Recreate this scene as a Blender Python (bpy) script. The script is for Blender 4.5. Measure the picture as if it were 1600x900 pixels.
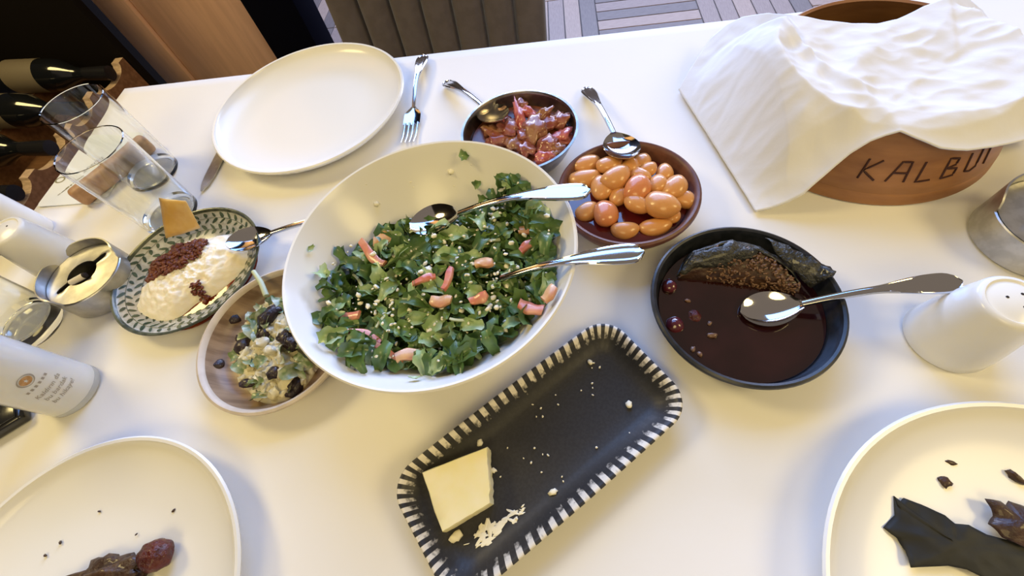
import bpy, bmesh, math, random
from mathutils import Vector, Matrix, noise
R = math.radians
random.seed(7)
for o in list(bpy.data.objects):
    bpy.data.objects.remove(o)
scene = bpy.context.scene
COL = scene.collection

# ------------------------------------------------------------------ camera
T = 0.752                      # height of the cloth-covered table top
CAMH = 0.40                    # camera height above the table top
RIGHT = Vector((0.99186814, 0.02181259, -0.12538665))
DOWN = Vector((-0.04294841, -0.8700451, -0.4910977))
FWD = Vector((-0.11980415, 0.49248932, -0.8620332))
FPX = 660.0
cam_d = bpy.data.cameras.new('camera')
cam_d.sensor_width = 36.0
cam_d.lens = FPX / 1600 * 36.0
cam_d.clip_start = 0.01
cam = bpy.data.objects.new('camera', cam_d)
COL.objects.link(cam)
m3 = Matrix((RIGHT, -DOWN, -FWD)).transposed()
cam.matrix_world = Matrix.Translation((0, 0, T + CAMH)) @ m3.to_4x4()
scene.camera = cam

# ------------------------------------------------------------------ world, lights, exposure
scene.view_settings.view_transform = 'Standard'
scene.view_settings.look = 'None'
scene.view_settings.gamma = 1.0
scene.view_settings.use_curve_mapping = False
scene.view_settings.exposure = 0.0
wd = bpy.data.worlds.new('world')
scene.world = wd
wd.use_nodes = True
wd.node_tree.nodes['Background'].inputs[0].default_value = (0.30, 0.24, 0.19, 1)
wd.node_tree.nodes['Background'].inputs[1].default_value = 0.85


def area_light(name, loc, target, sx, sy, power, color):
    l = bpy.data.lights.new(name, 'AREA')
    l.shape = 'RECTANGLE'
    l.size, l.size_y = sx, sy
    l.energy = power
    l.color = color
    o = bpy.data.objects.new(name, l)
    COL.objects.link(o)
    o.location = loc
    o.rotation_euler = (Vector(target) - Vector(loc)).to_track_quat('-Z', 'Y').to_euler()
    return o


def point_light(name, loc, power, color, rad):
    l = bpy.data.lights.new(name, 'POINT')
    l.energy = power
    l.color = color
    l.shadow_soft_size = rad
    o = bpy.data.objects.new(name, l)
    COL.objects.link(o)
    o.location = loc
    return o


# daylight from the tall window beyond the far side of the table
area_light('window_daylight', (-0.60, 3.68, T + 2.85), (-0.05, 0.3, T), 4.4, 2.7, 235, (0.20, 0.44, 1.0))
area_light('low_cool_fill', (0.3, 4.0, T + 1.12), (0.2, 0.0, T + .2), 4.4, 1.0, 225, (0.56, 0.66, 1.0))  # added cool fill low behind the table, not a window of the room
# warm ceiling lamps of the dining room
WARM = (1.0, 0.78, 0.33)
point_light('ceiling_lamp_warm', (-1.42, 0.60, T + 1.30), 56, WARM, 0.25)
point_light('ceiling_lamp_warm.001', (1.75, -0.25, T + 1.50), 74, WARM, 0.40)
point_light('ceiling_lamp_warm.002', (-0.2, -1.3, T + 1.8), 58, WARM, 0.50)


# ------------------------------------------------------------------ helpers
def P(px, py, z=0.0):
    """point of the room on the ray through a photo pixel, at height z above the cloth"""
    r = RIGHT * (px - 800) + DOWN * (py - 450) + FWD * FPX
    t = (z - CAMH) / r.z
    return Vector((r.x * t, r.y * t, T + z))


def tag(o, label=None, cat=None, group=None, kind=None):
    if label: o['label'] = label
    if cat: o['category'] = cat
    if group: o['group'] = group
    if kind: o['kind'] = kind
    return o


def thing(name, loc, label, cat, rz=0.0, group=None):
    o = bpy.data.objects.new(name, None)
    o.empty_display_size = 0.02
    COL.objects.link(o)
    o.location = loc
    o.rotation_euler = (0, 0, rz)
    return tag(o, label, cat, group)


def link(name, me, mat=None, parent=None, loc=None, rot=None, scale=None):
    o = bpy.data.objects.new(name, me)
    COL.objects.link(o)
    if mat is not None and len(me.materials) == 0:
        for m in (mat if isinstance(mat, (list, tuple)) else [mat]):
            me.materials.append(m)
    if parent: o.parent = parent
    if loc is not None: o.location = loc
    if rot is not None: o.rotation_euler = rot
    if scale is not None: o.scale = scale if hasattr(scale, '__len__') else (scale,) * 3
    return o


def mesh(name, verts, faces, smooth=True, sharp=40, mats=None):
    me = bpy.data.meshes.new(name)
    me.from_pydata([tuple(v) for v in verts], [], faces)
    me.update()
    if mats: me.polygons.foreach_set('material_index', mats)
    if smooth:
        me.polygons.foreach_set('use_smooth', [True] * len(me.polygons))
        if sharp: me.set_sharp_from_angle(angle=R(sharp))
    return me


def lathe(name, prof, n=72, sharp=40, wob=0.0, matfn=None):
    """revolve (r, z) points; r == 0 closes to a pole"""
    verts, faces, mi, rows = [], [], [], []
    for r, z in prof:
        if r < 1e-7:
            rows.append([len(verts)]); verts.append((0, 0, z))
        else:
            st = len(verts)
            for k in range(n):
                a = 2 * math.pi * k / n
                rr = r * (1 + wob * (math.sin(2 * a + 1) * .6 + math.sin(3 * a) * .4))
                verts.append((rr * math.cos(a), rr * math.sin(a), z))
            rows.append(list(range(st, st + n)))
    for i in range(len(rows) - 1):
        a, b = rows[i], rows[i + 1]
        m = matfn(i) if matfn else 0
        for k in range(n):
            k2 = (k + 1) % n
            if len(a) == 1 and len(b) == 1: continue
            if len(a) == 1: faces.append((a[0], b[k], b[k2]))
            elif len(b) == 1: faces.append((a[k], b[0], a[k2]))
            else: faces.append((a[k], b[k], b[k2], a[k2]))
            mi.append(m)
    me = mesh(name, verts, faces, True, sharp, mi)
    bm = bmesh.new(); bm.from_mesh(me)
    bmesh.ops.recalc_face_normals(bm, faces=bm.faces)
    bm.to_mesh(me); bm.free()
    return me


def smooth_prof(pts, sub=5):
    """Catmull-Rom through profile points"""
    out = []
    n = len(pts)
    for i in range(n - 1):
        p0 = pts[max(i - 1, 0)]; p1 = pts[i]; p2 = pts[i + 1]; p3 = pts[min(i + 2, n - 1)]
        for s in range(sub):
            t = s / sub
            q = []
            for c in range(2):
                q.append(0.5 * (2 * p1[c] + (p2[c] - p0[c]) * t + (2 * p0[c] - 5 * p1[c] + 4 * p2[c] - p3[c]) * t * t
                                + (3 * p1[c] - p0[c] - 3 * p2[c] + p3[c]) * t ** 3))
            out.append((max(q[0], 0.0), q[1]))
    out.append(pts[-1])
    return out


def box_mesh(name, x0, x1, y0, y1, z0, z1, bev=0.0, seg=2):
    bm = bmesh.new()
    bmesh.ops.create_cube(bm, size=1.0)
    for v in bm.verts:
        v.co = Vector((x0 if v.co.x < 0 else x1, y0 if v.co.y < 0 else y1, z0 if v.co.z < 0 else z1))
    if bev: bmesh.ops.bevel(bm, geom=bm.edges[:], offset=bev, segments=seg, affect='EDGES', profile=0.5)
    me = bpy.data.meshes.new(name)
    bm.to_mesh(me); bm.free()
    if bev:
        me.polygons.foreach_set('use_smooth', [True] * len(me.polygons))
        me.set_sharp_from_angle(angle=R(40))
    return me


def prism(name, pts, z0, z1, bev=0.0):
    bm = bmesh.new()
    vs = [bm.verts.new((x, y, z0)) for x, y in pts]
    f = bm.faces.new(vs)
    r = bmesh.ops.extrude_face_region(bm, geom=[f])
    for v in r['geom']:
        if isinstance(v, bmesh.types.BMVert): v.co.z = z1
    bmesh.ops.recalc_face_normals(bm, faces=bm.faces)
    if bev: bmesh.ops.bevel(bm, geom=bm.edges[:], offset=bev, segments=2, affect='EDGES')
    me = bpy.data.meshes.new(name)
    bm.to_mesh(me); bm.free()
    me.polygons.foreach_set('use_smooth', [True] * len(me.polygons))
    me.set_sharp_from_angle(angle=R(35))
    return me


def chunk(name, size, seed, amp=0.25, freq=1.6, sub=2, flat=False):
    """irregular lump"""
    bm = bmesh.new()
    bmesh.ops.create_icosphere(bm, subdivisions=sub, radius=1.0)
    off = Vector((seed * 3.17, seed * 1.31, seed * 7.7))
    for v in bm.verts:
        d = noise.noise(v.co * freq + off) + 0.5 * noise.noise(v.co * freq * 2.3 + off)
        v.co *= 1 + amp * d
        v.co = Vector((v.co.x * size[0], v.co.y * size[1], v.co.z * size[2]))
    me = bpy.data.meshes.new(name)
    bm.to_mesh(me); bm.free()
    if not flat: me.polygons.foreach_set('use_smooth', [True] * len(me.polygons))
    return me


def mound(name, rfun, zfun, nr=24, nt=64, base=0.0):
    """lump seen from above: rfun(angle) outline, zfun(rho, angle, x, y) height"""
    verts = [(0, 0, zfun(0, 0, 0, 0))]
    faces = []
    for i in range(1, nr + 1):
        rho = i / nr
        for k in range(nt):
            a = 2 * math.pi * k / nt
            r = rfun(a) * rho
            x, y = r * math.cos(a), r * math.sin(a)
            verts.append((x, y, zfun(rho, a, x, y) if i < nr else base))
    for k in range(nt):
        faces.append((0, 1 + k, 1 + (k + 1) % nt))
    for i in range(nr - 1):
        for k in range(nt):
            a = 1 + i * nt + k; b = 1 + i * nt + (k + 1) % nt
            faces.append((a, a + nt, b + nt, b))
    faces.append([1 + (nr - 1) * nt + k for k in range(nt)][::-1])
    return mesh(name, verts, faces, True, 60)


def leaf_mesh(name, L, Wd, seed, curl=0.3, jag=0.25, nu=7, nv=4, twist=0.4, thick=0.0):
    rnd = random.Random(seed)
    verts, faces = [], []
    ph = rnd.uniform(0, 6)
    for i in range(nu):
        u = i / (nu - 1)
        w = Wd * (math.sin(math.pi * (0.20 + 0.68 * u)) ** 0.7) * (1 + jag * rnd.uniform(-1, 1)) * 0.5
        zc = L * curl * math.sin(u * 3.0 + ph) * 0.35
        tw = twist * (u - 0.5) * 2
        for j in range(nv):
            t = (j / (nv - 1) - 0.5) * 2
            y = w * t * math.cos(tw)
            z = zc + w * t * math.sin(tw) + curl * w * (t * t) * 0.9 + L * 0.03 * rnd.uniform(-1, 1)
            x = (u - 0.5) * L + L * 0.05 * rnd.uniform(-1, 1) * abs(t)
            verts.append((x, y, z))
    for i in range(nu - 1):
        for j in range(nv - 1):
            a = i * nv + j
            faces.append((a, a + 1, a + nv + 1, a + nv))
    if thick:
        n0 = len(verts)
        verts += [(x, y, z - thick) for x, y, z in verts]
        faces += [tuple(n0 + q for q in f[::-1]) for f in faces]
        ring = [j for j in range(nv)] + [i * nv + nv - 1 for i in range(1, nu)] + \
               [(nu - 1) * nv + j for j in range(nv - 2, -1, -1)] + [i * nv for i in range(nu - 2, 0, -1)]
        for q in range(len(ring)):
            a, b = ring[q], ring[(q + 1) % len(ring)]
            faces.append((b, a, a + n0, b + n0))
    return mesh(name, verts, faces, True, 70)


def join_meshes(name, items):
    """items: (mesh, matrix) merged into one mesh, materials kept by slot of first"""
    verts, faces, mi = [], [], []
    for me, mx in items:
        st = len(verts)
        verts += [mx @ v.co for v in me.vertices]
        for p in me.polygons:
            faces.append(tuple(st + i for i in p.vertices)); mi.append(p.material_index)
    return mesh(name, verts, faces, True, 60, mi)


def tube_mesh(name, pts, rad, n=8, closed=False):
    verts, faces = [], []
    m = len(pts)
    pts = [Vector(p) for p in pts]
    for i, p in enumerate(pts):
        a = pts[max(i - 1, 0)] if not closed else pts[(i - 1) % m]
        b = pts[min(i + 1, m - 1)] if not closed else pts[(i + 1) % m]
        d = (b - a).normalized()
        up = Vector((0, 0, 1)) if abs(d.z) < .9 else Vector((1, 0, 0))
        s = d.cross(up).normalized(); q = s.cross(d)
        r = rad[i] if hasattr(rad, '__len__') else rad
        for k in range(n):
            t = 2 * math.pi * k / n
            verts.append(p + (s * math.cos(t) + q * math.sin(t)) * r)
    for i in range(m if closed else m - 1):
        for k in range(n):
            a = i * n + k; b = i * n + (k + 1) % n
            i2 = ((i + 1) % m) * n
            faces.append((a, b, i2 + (k + 1) % n, i2 + k))
    if not closed:
        faces.append(list(range(n))[::-1]); faces.append([(m - 1) * n + k for k in range(n)])
    return mesh(name, verts, faces, True, 50)


def add_mod(o, kind, **kw):
    md = o.modifiers.new(kind.lower(), kind)
    for k, v in kw.items(): setattr(md, k, v)
    return md


def slab(name, L, w, h, seed):
    """cut strip with a slight bend and uneven edges"""
    n = 9
    vs, fs = [], []
    for i in range(n):
        u = i / (n - 1)
        ww = w / 2 * (.75 + .5 * noise.noise((seed, u * 2.2, 0)) + .25 * math.sin(u * 3.1))
        hh = h / 2 * (.85 + .4 * noise.noise((seed, u * 2.5, 5)))
        x = (u - .5) * L
        yc_ = .14 * L * math.sin(u * 3 + seed); zc_ = .05 * L * math.cos(u * 3 + seed)
        for y, z in ((-1, -.6), (-.8, -1), (.8, -1), (1, -.6), (1, .6), (.8, 1), (-.8, 1), (-1, .6)):
            vs.append((x + L * .03 * y * noise.noise((seed, u, 9)), yc_ + ww * y, zc_ + hh * z))
    for i in range(n - 1):
        for q in range(8):
            a = i * 8 + q; b = i * 8 + (q + 1) % 8
            fs.append((a, a + 8, b + 8, b))
    fs.append(tuple(range(8))); fs.append(tuple((n - 1) * 8 + q for q in range(7, -1, -1)))
    me = mesh(name, vs, fs, True, 50)
    bm = bmesh.new(); bm.from_mesh(me); bmesh.ops.recalc_face_normals(bm, faces=bm.faces); bm.to_mesh(me); bm.free()
    return me


# ------------------------------------------------------------------ materials
def mat(name, col, rough=0.5, metal=0.0, col2=None, nscale=20.0, ndetail=4.0, ramp=(0.4, 0.6), bump=None, coat=0.0,
        trans=0.0, ior=1.45, sss=0.0, ssr=0.01, stretch=None, spec=0.5, sheen=0.0, rough2=None):
    m = bpy.data.materials.new(name)
    m.use_nodes = True
    nt = m.node_tree
    b = nt.nodes['Principled BSDF']
    b.inputs['Base Color'].default_value = (*col, 1)
    b.inputs['Roughness'].default_value = rough
    b.inputs['Metallic'].default_value = metal
    b.inputs['IOR'].default_value = ior
    b.inputs['Specular IOR Level'].default_value = spec
    b.inputs['Coat Weight'].default_value = coat
    b.inputs['Coat Roughness'].default_value = 0.08
    b.inputs['Transmission Weight'].default_value = trans
    b.inputs['Sheen Weight'].default_value = sheen
    if sss:
        b.inputs['Subsurface Weight'].default_value = sss
        b.inputs['Subsurface Scale'].default_value = ssr
        b.inputs['Subsurface Radius'].default_value = (1.0, 0.6, 0.3)
    tc = None
    def coords():
        nonlocal tc
        if tc is None:
            t = nt.nodes.new('ShaderNodeTexCoord')
            mp = nt.nodes.new('ShaderNodeMapping')
            if stretch: mp.inputs['Scale'].default_value = stretch
            nt.links.new(t.outputs['Object'], mp.inputs['Vector'])
            tc = mp
        return tc.outputs['Vector']
    if col2 is not None:
        n = nt.nodes.new('ShaderNodeTexNoise')
        n.inputs['Scale'].default_value = nscale
        n.inputs['Detail'].default_value = ndetail
        nt.links.new(coords(), n.inputs['Vector'])
        r = nt.nodes.new('ShaderNodeValToRGB')
        r.color_ramp.elements[0].position = ramp[0]
        r.color_ramp.elements[1].position = ramp[1]
        r.color_ramp.elements[0].color = (*col, 1)
        r.color_ramp.elements[1].color = (*col2, 1)
        nt.links.new(n.outputs['Fac'], r.inputs['Fac'])
        nt.links.new(r.outputs['Color'], b.inputs['Base Color'])
    if bump:
        n = nt.nodes.new('ShaderNodeTexNoise')
        n.inputs['Scale'].default_value = bump[0]
        n.inputs['Detail'].default_value = 5
        nt.links.new(coords(), n.inputs['Vector'])
        bp = nt.nodes.new('ShaderNodeBump')
        bp.inputs['Strength'].default_value = bump[1]
        bp.inputs['Distance'].default_value = bump[2] if len(bump) > 2 else 0.002
        nt.links.new(n.outputs['Fac'], bp.inputs['Height'])
        nt.links.new(bp.outputs['Normal'], b.inputs['Normal'])
    return m


M = {}
M['cloth'] = mat('white_tablecloth', (.80, .79, .78), .85, bump=(9, .22, .006), sheen=.1)
M['napkin'] = mat('white_napkin', (.76, .76, .78), .9, bump=(60, .25, .002), sheen=.1)
M['porcelain'] = mat('white_porcelain', (.80, .79, .75), .20, coat=.0, spec=.42)
M['steel'] = mat('polished_steel', (.60, .60, .61), .09, 1.0)
M['brushed'] = mat('worn_steel', (.46, .45, .43), .40, 1.0, col2=(.56, .55, .53), nscale=90, bump=(160, .08, .0005))
M['tinned'] = mat('tinned_copper', (.22, .20, .18), .30, 1.0, col2=(.36, .31, .25), nscale=70, bump=(110, .25, .0008))
M['clay'] = mat('red_clay', (.16, .062, .042), .45, col2=(.11, .042, .03), nscale=60, bump=(120, .15, .0008))
M['black_stone'] = mat('black_stoneware', (.012, .014, .018), .32, col2=(.02, .022, .03), nscale=120, bump=(200, .12, .0005))
M['tray_black'] = mat('charcoal_glaze', (.024, .024, .027), .45, col2=(.030, .030, .034), nscale=400, bump=(300, .15, .0004))
M['glass'] = mat('clear_glass', (.97, .985, .98), .0, trans=1.0, ior=1.45)
M['floor_grout'] = mat('floor_grout', (.07, .06, .055), .7)
M['wood_rack'] = mat('rack_wood', (.16, .075, .035), .5, col2=(.22, .11, .055), nscale=14, stretch=(1, 8, 8), bump=(40, .1))
M['ply_edge'] = mat('pale_ply_edge', (.55, .40, .30), .6, col2=(.42, .30, .22), nscale=60, stretch=(1, 6, 1))
M['panel_wood'] = mat('oak_panel', (.66, .39, .25), .5, col2=(.74, .45, .29), nscale=6, stretch=(9, 9, 1), bump=(30, .05))
M['navy'] = mat('navy_paint', (.004, .004, .008), .95, spec=.03)
M['dark_brown'] = mat('dark_stained_wood', (.010, .008, .007), .9, spec=.05)
M['velvet'] = mat('brown_velvet', (.085, .062, .045), .85, col2=(.10, .074, .055), nscale=40, bump=(300, .15, .0006), sheen=.35)
M['bread_wood'] = mat('basket_wood', (.36, .17, .065), .5, col2=(.24, .105, .04), nscale=10, ramp=(.3, .75), stretch=(2, 2, 9), bump=(60, .12, .001))
M['burnt'] = mat('burnt_lettering', (.045, .012, .008), .7)
M['beige_glaze'] = mat('beige_stoneware', (.60, .52, .42), .4, col2=(.52, .44, .34), nscale=50, bump=(90, .1, .0006))
M['brown_glaze'] = mat('streaked_brown_glaze', (.36, .25, .155), .35, col2=(.17, .105, .062), nscale=9, ramp=(.35, .65), stretch=(2, 14, 2))
M['green_rim'] = mat('dark_green_glaze', (.035, .045, .03), .25, col2=(.09, .10, .065), nscale=70)
M['grey_glaze'] = mat('crackled_grey_glaze', (.36, .35, .28), .22, col2=(.46, .45, .38), nscale=160, coat=.3)
M['leaf_print'] = mat('painted_leaf', (.035, .055, .035), .25, col2=(.07, .10, .06), nscale=140)
M['butter'] = mat('butter_cheese', (.86, .79, .46), .45, col2=(.88, .82, .56), nscale=40, bump=(70, .12, .0008), sss=.15, ssr=.006)
M['crumb'] = mat('cheese_crumb', (.88, .84, .68), .6, bump=(200, .3, .0006))
M['bean'] = mat('butter_bean', (.64, .31, .10), .30, col2=(.56, .21, .06), nscale=45, ramp=(.45, .8), coat=.35, sss=.2, ssr=.006, bump=(90, .06, .0008))
M['bean_red'] = mat('reddened_bean', (.66, .28, .09), .28, col2=(.54, .13, .05), nscale=55, ramp=(.4, .65), coat=.4, sss=.2, ssr=.006)
M['bean_sauce'] = mat('red_bean_sauce', (.085, .008, .010), .04, coat=.6)
M['meat_a'] = mat('stewed_red_piece', (.24, .055, .035), .3, col2=(.34, .13, .085), nscale=70, coat=.5, bump=(130, .4, .0015))
M['meat_b'] = mat('stewed_tan_piece', (.34, .17, .085), .3, col2=(.26, .085, .05), nscale=60, coat=.5, bump=(130, .35, .0015))
M['meat_c'] = mat('stewed_pink_strip', (.52, .14, .12), .3, col2=(.38, .07, .06), nscale=80, coat=.5, bump=(130, .35, .0015))
M['meat_sauce'] = mat('brown_oily_sauce', (.10, .030, .015), .28, col2=(.16, .05, .025), nscale=60, coat=.1)
M['cherry_sauce'] = mat('dark_cherry_sauce', (.014, .003, .003), .05, col2=(.022, .005, .005), nscale=20, coat=.7)
M['stuffed_leaf'] = mat('dark_stuffed_leaf', (.016, .017, .015), .30, col2=(.040, .040, .036), nscale=90, coat=.35, bump=(150, 1.0, .006))
M['filling'] = mat('brown_rice_filling', (.065, .030, .016), .45, col2=(.034, .013, .008), nscale=110, coat=.25, bump=(260, .7, .002))
M['rice'] = mat('stained_rice_grain', (.16, .085, .05), .35, col2=(.13, .065, .04), nscale=60, coat=.3)
M['cherry'] = mat('sour_cherry', (.060, .006, .012), .18, col2=(.10, .014, .02), nscale=60, coat=.7, bump=(90, .2, .001))
M['cherry_dry'] = mat('wrinkled_cherry', (.050, .005, .005), .34, col2=(.10, .012, .010), nscale=90, coat=.15, bump=(150, 1.0, .006))
M['labneh'] = mat('white_soft_cheese', (.84, .79, .66), .5, col2=(.80, .70, .48), nscale=30, ramp=(.5, .8), sss=.15, ssr=.005, bump=(120, .5, .002))
M['pepper_oil'] = mat('red_pepper_oil', (.20, .035, .010), .05, col2=(.14, .02, .008), nscale=50, coat=.6)
M['pepper_flake'] = mat('toasted_pepper_crumble', (.095, .018, .008), .5, col2=(.16, .042, .018), nscale=150, bump=(200, .4, .001))
M['crisp'] = mat('golden_crisp', (.62, .36, .09), .4, col2=(.70, .46, .16), nscale=45, bump=(60, .4, .002), coat=.15)
M['yogurt'] = mat('creamy_yogurt', (.70, .67, .54), .4, col2=(.56, .50, .30), nscale=45, coat=.2, bump=(120, .5, .002))
M['purslane'] = mat('purslane_leaf', (.15, .22, .09), .35, col2=(.50, .52, .38), nscale=55, coat=.2)
M['pale_stem'] = mat('pale_green_stem', (.52, .58, .40), .4)
M['raisin'] = mat('black_raisin', (.014, .008, .011), .35, col2=(.03, .015, .02), nscale=140, coat=.2, bump=(180, .9, .003))
M['green_a'] = mat('arugula_leaf', (.110, .200, .050), .42, col2=(.20, .31, .10), nscale=55, coat=.2, bump=(160, .3, .001))
M['green_b'] = mat('light_lettuce_leaf', (.24, .36, .14), .42, col2=(.40, .50, .28), nscale=55, coat=.2, bump=(160, .3, .001))
M['green_c'] = mat('dark_herb_leaf', (.055, .115, .030), .42, col2=(.10, .185, .05), nscale=60, coat=.2, bump=(160, .3, .001))
M['tomato'] = mat('red_fruit_strip', (.56, .14, .085), .3, col2=(.70, .36, .24), nscale=60, ramp=(.35, .7), coat=.35)
M['tomato_pale'] = mat('pale_orange_piece', (.66, .40, .20), .35, col2=(.56, .26, .15), nscale=60, coat=.3)
M['dressing'] = mat('yellow_dressing', (.58, .50, .22), .08, col2=(.66, .60, .34), nscale=30, coat=.6)
M['milky'] = mat('cloudy_white_drink', (.62, .62, .60), .12, sss=.2, ssr=.01, coat=.5)
M['foot'] = mat('thick_glass_foot', (.88, .90, .90), .04, trans=.55)
M['gold_print'] = mat('gold_print', (.36, .19, .06), .4, col2=(.46, .27, .11), nscale=300)
M['grey_print'] = mat('grey_print', (.30, .27, .235), .5)
M['paper'] = mat('cream_card', (.78, .79, .72), .6)
M['ink'] = mat('grey_ink', (.13, .13, .12), .6)
M['olive_ink'] = mat('olive_ink', (.26, .24, .12), .6)
M['block_wood'] = mat('holder_wood', (.47, .27, .135), .5, col2=(.40, .22, .105), nscale=16, stretch=(8, 1, 8), bump=(50, .06))
M['black_plastic'] = mat('glossy_black_plastic', (.012, .012, .013), .16, coat=.4)
M['charcoal'] = mat('ash_hole_dark', (.016, .010, .008), .8)
M['butt_white'] = mat('cigarette_paper', (.72, .66, .52), .7)
M['bottle'] = mat('dark_bottle_glass', (.006, .007, .010), .10, coat=.5)
M['bottle_label'] = mat('cream_bottle_label', (.14, .115, .085), .6)
M['capsule'] = mat('black_capsule', (.010, .010, .014), .25)
M['teal_base'] = mat('grey_teal_paint', (.07, .10, .11), .5)
M['dark_leaf'] = mat('dark_vine_leaf', (.010, .010, .008), .62, col2=(.018, .018, .014), nscale=40, bump=(80, .25, .001))
M['wall'] = mat('warm_plaster', (.34, .27, .21), .8)


def stripe_mat():
    """white brush strokes worn away towards the middle of the tray"""
    m = mat('worn_white_stripe', (.70, .66, .57), .5)
    nt = m.node_tree
    b = nt.nodes['Principled BSDF']
    tc = nt.nodes.new('ShaderNodeTexCoord')
    sp = nt.nodes.new('ShaderNodeSeparateXYZ')
    nt.links.new(tc.outputs['Object'], sp.inputs[0])
    n = nt.nodes.new('ShaderNodeTexNoise'); n.inputs['Scale'].default_value = 260
    nt.links.new(tc.outputs['Object'], n.inputs['Vector'])
    mr = nt.nodes.new('ShaderNodeMapRange')
    mr.inputs['From Min'].default_value = .009; mr.inputs['From Max'].default_value = .0205
    mr.inputs['To Min'].default_value = -.42; mr.inputs['To Max'].default_value = .42
    nt.links.new(sp.outputs['Z'], mr.inputs['Value'])
    ad = nt.nodes.new('ShaderNodeMath'); ad.operation = 'ADD'
    nt.links.new(mr.outputs[0], ad.inputs[0]); nt.links.new(n.outputs['Fac'], ad.inputs[1])
    r = nt.nodes.new('ShaderNodeValToRGB')
    r.color_ramp.elements[0].position = .40; r.color_ramp.elements[1].position = .78
    r.color_ramp.elements[0].color = (.024, .024, .027, 1); r.color_ramp.elements[1].color = (.72, .68, .60, 1)
    nt.links.new(ad.outputs[0], r.inputs['Fac'])
    nt.links.new(r.outputs['Color'], b.inputs['Base Color'])
    return m
M['stripe'] = stripe_mat()

PLANK = [mat('plank_%s' % n, c, .5, col2=c2, nscale=18, stretch=(1.5, 14, 1), bump=(60, .1, .001)) for n, c, c2 in (
    ('beige', (.30, .205, .155), (.36, .25, .19)), ('grey', (.125, .092, .080), (.16, .12, .105)), ('rose', (.23, .16, .13), (.28, .20, .165)))]

# ------------------------------------------------------------------ the setting
floor = link('floor', box_mesh('floor', -3, 3.5, -2.5, 4.4, -.06, -.004), M['floor_grout'])
tag(floor, kind='structure')
BS, NP = 0.46, 6
pw = BS / NP
pm = [box_mesh('plank_%d' % i, -BS / 2 + .002, BS / 2 - .002, -pw / 2 + .002, pw / 2 - .002, -.010, .0, .0015, 1) for i in range(3)]
for i in range(3): pm[i].materials.append(PLANK[i])
rnd = random.Random(3)
for bx in range(-5, 4):
    for by in range(0, 5):
        cx = .215 + BS * (bx + .5); cy = 1.40 + BS * (by + .5)
        horiz = (bx + by) % 2 == 1
        for k in range(NP):
            off = -BS / 2 + pw * (k + .5)
            me = pm[[0, 1][k % 2] if rnd.random() < .75 else 2]
            link('plank', me, None, floor, (cx, cy + off, 0) if horiz else (cx + off, cy, 0), (0, 0, 0 if horiz else R(90)))
wl = link('wall_left', box_mesh('wall_left', -1.72, -1.62, -2.4, 4.3, 0, 2.9), M['dark_brown']); tag(wl, kind='structure')
wb = link('wall_back', box_mesh('wall_back', -1.62, 3.4, 4.3, 4.4, 0, 2.9), M['wall']); tag(wb, kind='structure')

# wooden pillar and navy return beside the wine rack
pil = thing('wood_panel', (0, 1.2, 0), 'tall oak veneered end panel behind the far left table corner', 'panel')
link('panel_board', box_mesh('panel_board', -1.115, -.813, 0, .10, 0, 2.2, .003), M['panel_wood'], pil)
link('edge_strip', box_mesh('edge_strip', -1.206, -1.118, -.012, .10, 0, 2.2, .003), M['panel_wood'], pil)
nv = link('navy_panel', box_mesh('navy_panel', -.811, -.672, 1.19, 1.30, 0, 2.2, .003), M['navy'])
tag(nv, 'dark navy upright panel between the oak panel and the chair', 'panel')

# wine rack with cradles, bottles lying on it
rack = thing('wine_rack', (-1.1, 0, 0), 'low brown wooden wine rack with scalloped cradle rails left of the table', 'wine rack')
ZR = T - .120
SLOTS = [.56, .69, .82, .955]


def rail_mesh(name, y0, y1, ztop, depth, th):
    pts = []
    y = y0
    pts.append((y0, ztop))
    for s in SLOTS:
        for k in range(13):
            a = math.pi - math.pi * k / 12
            pts.append((s + .052 * math.cos(a), ztop - .022 * math.sin(a)))
    pts.append((y1, ztop))
    n = len(pts)
    verts, faces, mi = [], [], []
    for x in (0, th):
        for (yy, zz) in pts: verts.append((x, yy, zz))
        for (yy, zz) in pts: verts.append((x, yy, ztop - depth))
    for k in range(n - 1):
        faces.append((k, k + 1, n + k + 1, n + k)); mi.append(0)
        o = 2 * n
        faces.append((o + k + 1, o + k, o + n + k, o + n + k + 1)); mi.append(0)
        faces.append((k + 1, k, o + k, o + k + 1)); mi.append(1)
        faces.append((n + k, n + k + 1, o + n + k + 1, o + n + k)); mi.append(0)
    faces.append((0, n, 3 * n, 2 * n)); mi.append(1)
    faces.append((n - 1, 2 * n + n - 1, 3 * n + n - 1, n + n - 1)); mi.append(1)
    return mesh(name, verts, faces, False, 0, mi)


for x in (-.02, -.26):
    rl = link('cradle_rail', rail_mesh('cradle_rail', .42, 1.03, ZR, .10, .022), [M['wood_rack'], M['ply_edge']], rack, (x, 0, 0))
link('shelf', box_mesh('shelf', -.36, .12, .40, 1.06, ZR - .13, ZR - .10, .002), M['wood_rack'], rack)
link('base_cabinet', box_mesh('base_cabinet', -.36, .08, .40, 1.05, 0, ZR - .13, .002), M['teal_base'], rack)
link('upright', box_mesh('upright', -.36, .002, 1.035, 1.06, ZR - .10, ZR + .9, .002), M['dark_brown'], rack)
bprof = [(0, 0), (.034, 0), (.038, .006), (.038, .17), (.034, .195), (.018, .225), (.0145, .24), (.0145, .30), (.016, .302), (.016, .312), (0, .312)]
bme = lathe('wine_bottle', bprof, 32)
lme = lathe('bottle_label', [(.0384, .06), (.0386, .061), (.0386, .145), (.0384, .146)], 32)
cme = lathe('capsule', [(.0150, .25), (.0165, .302), (.0166, .313), (0, .3135)], 24)
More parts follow.
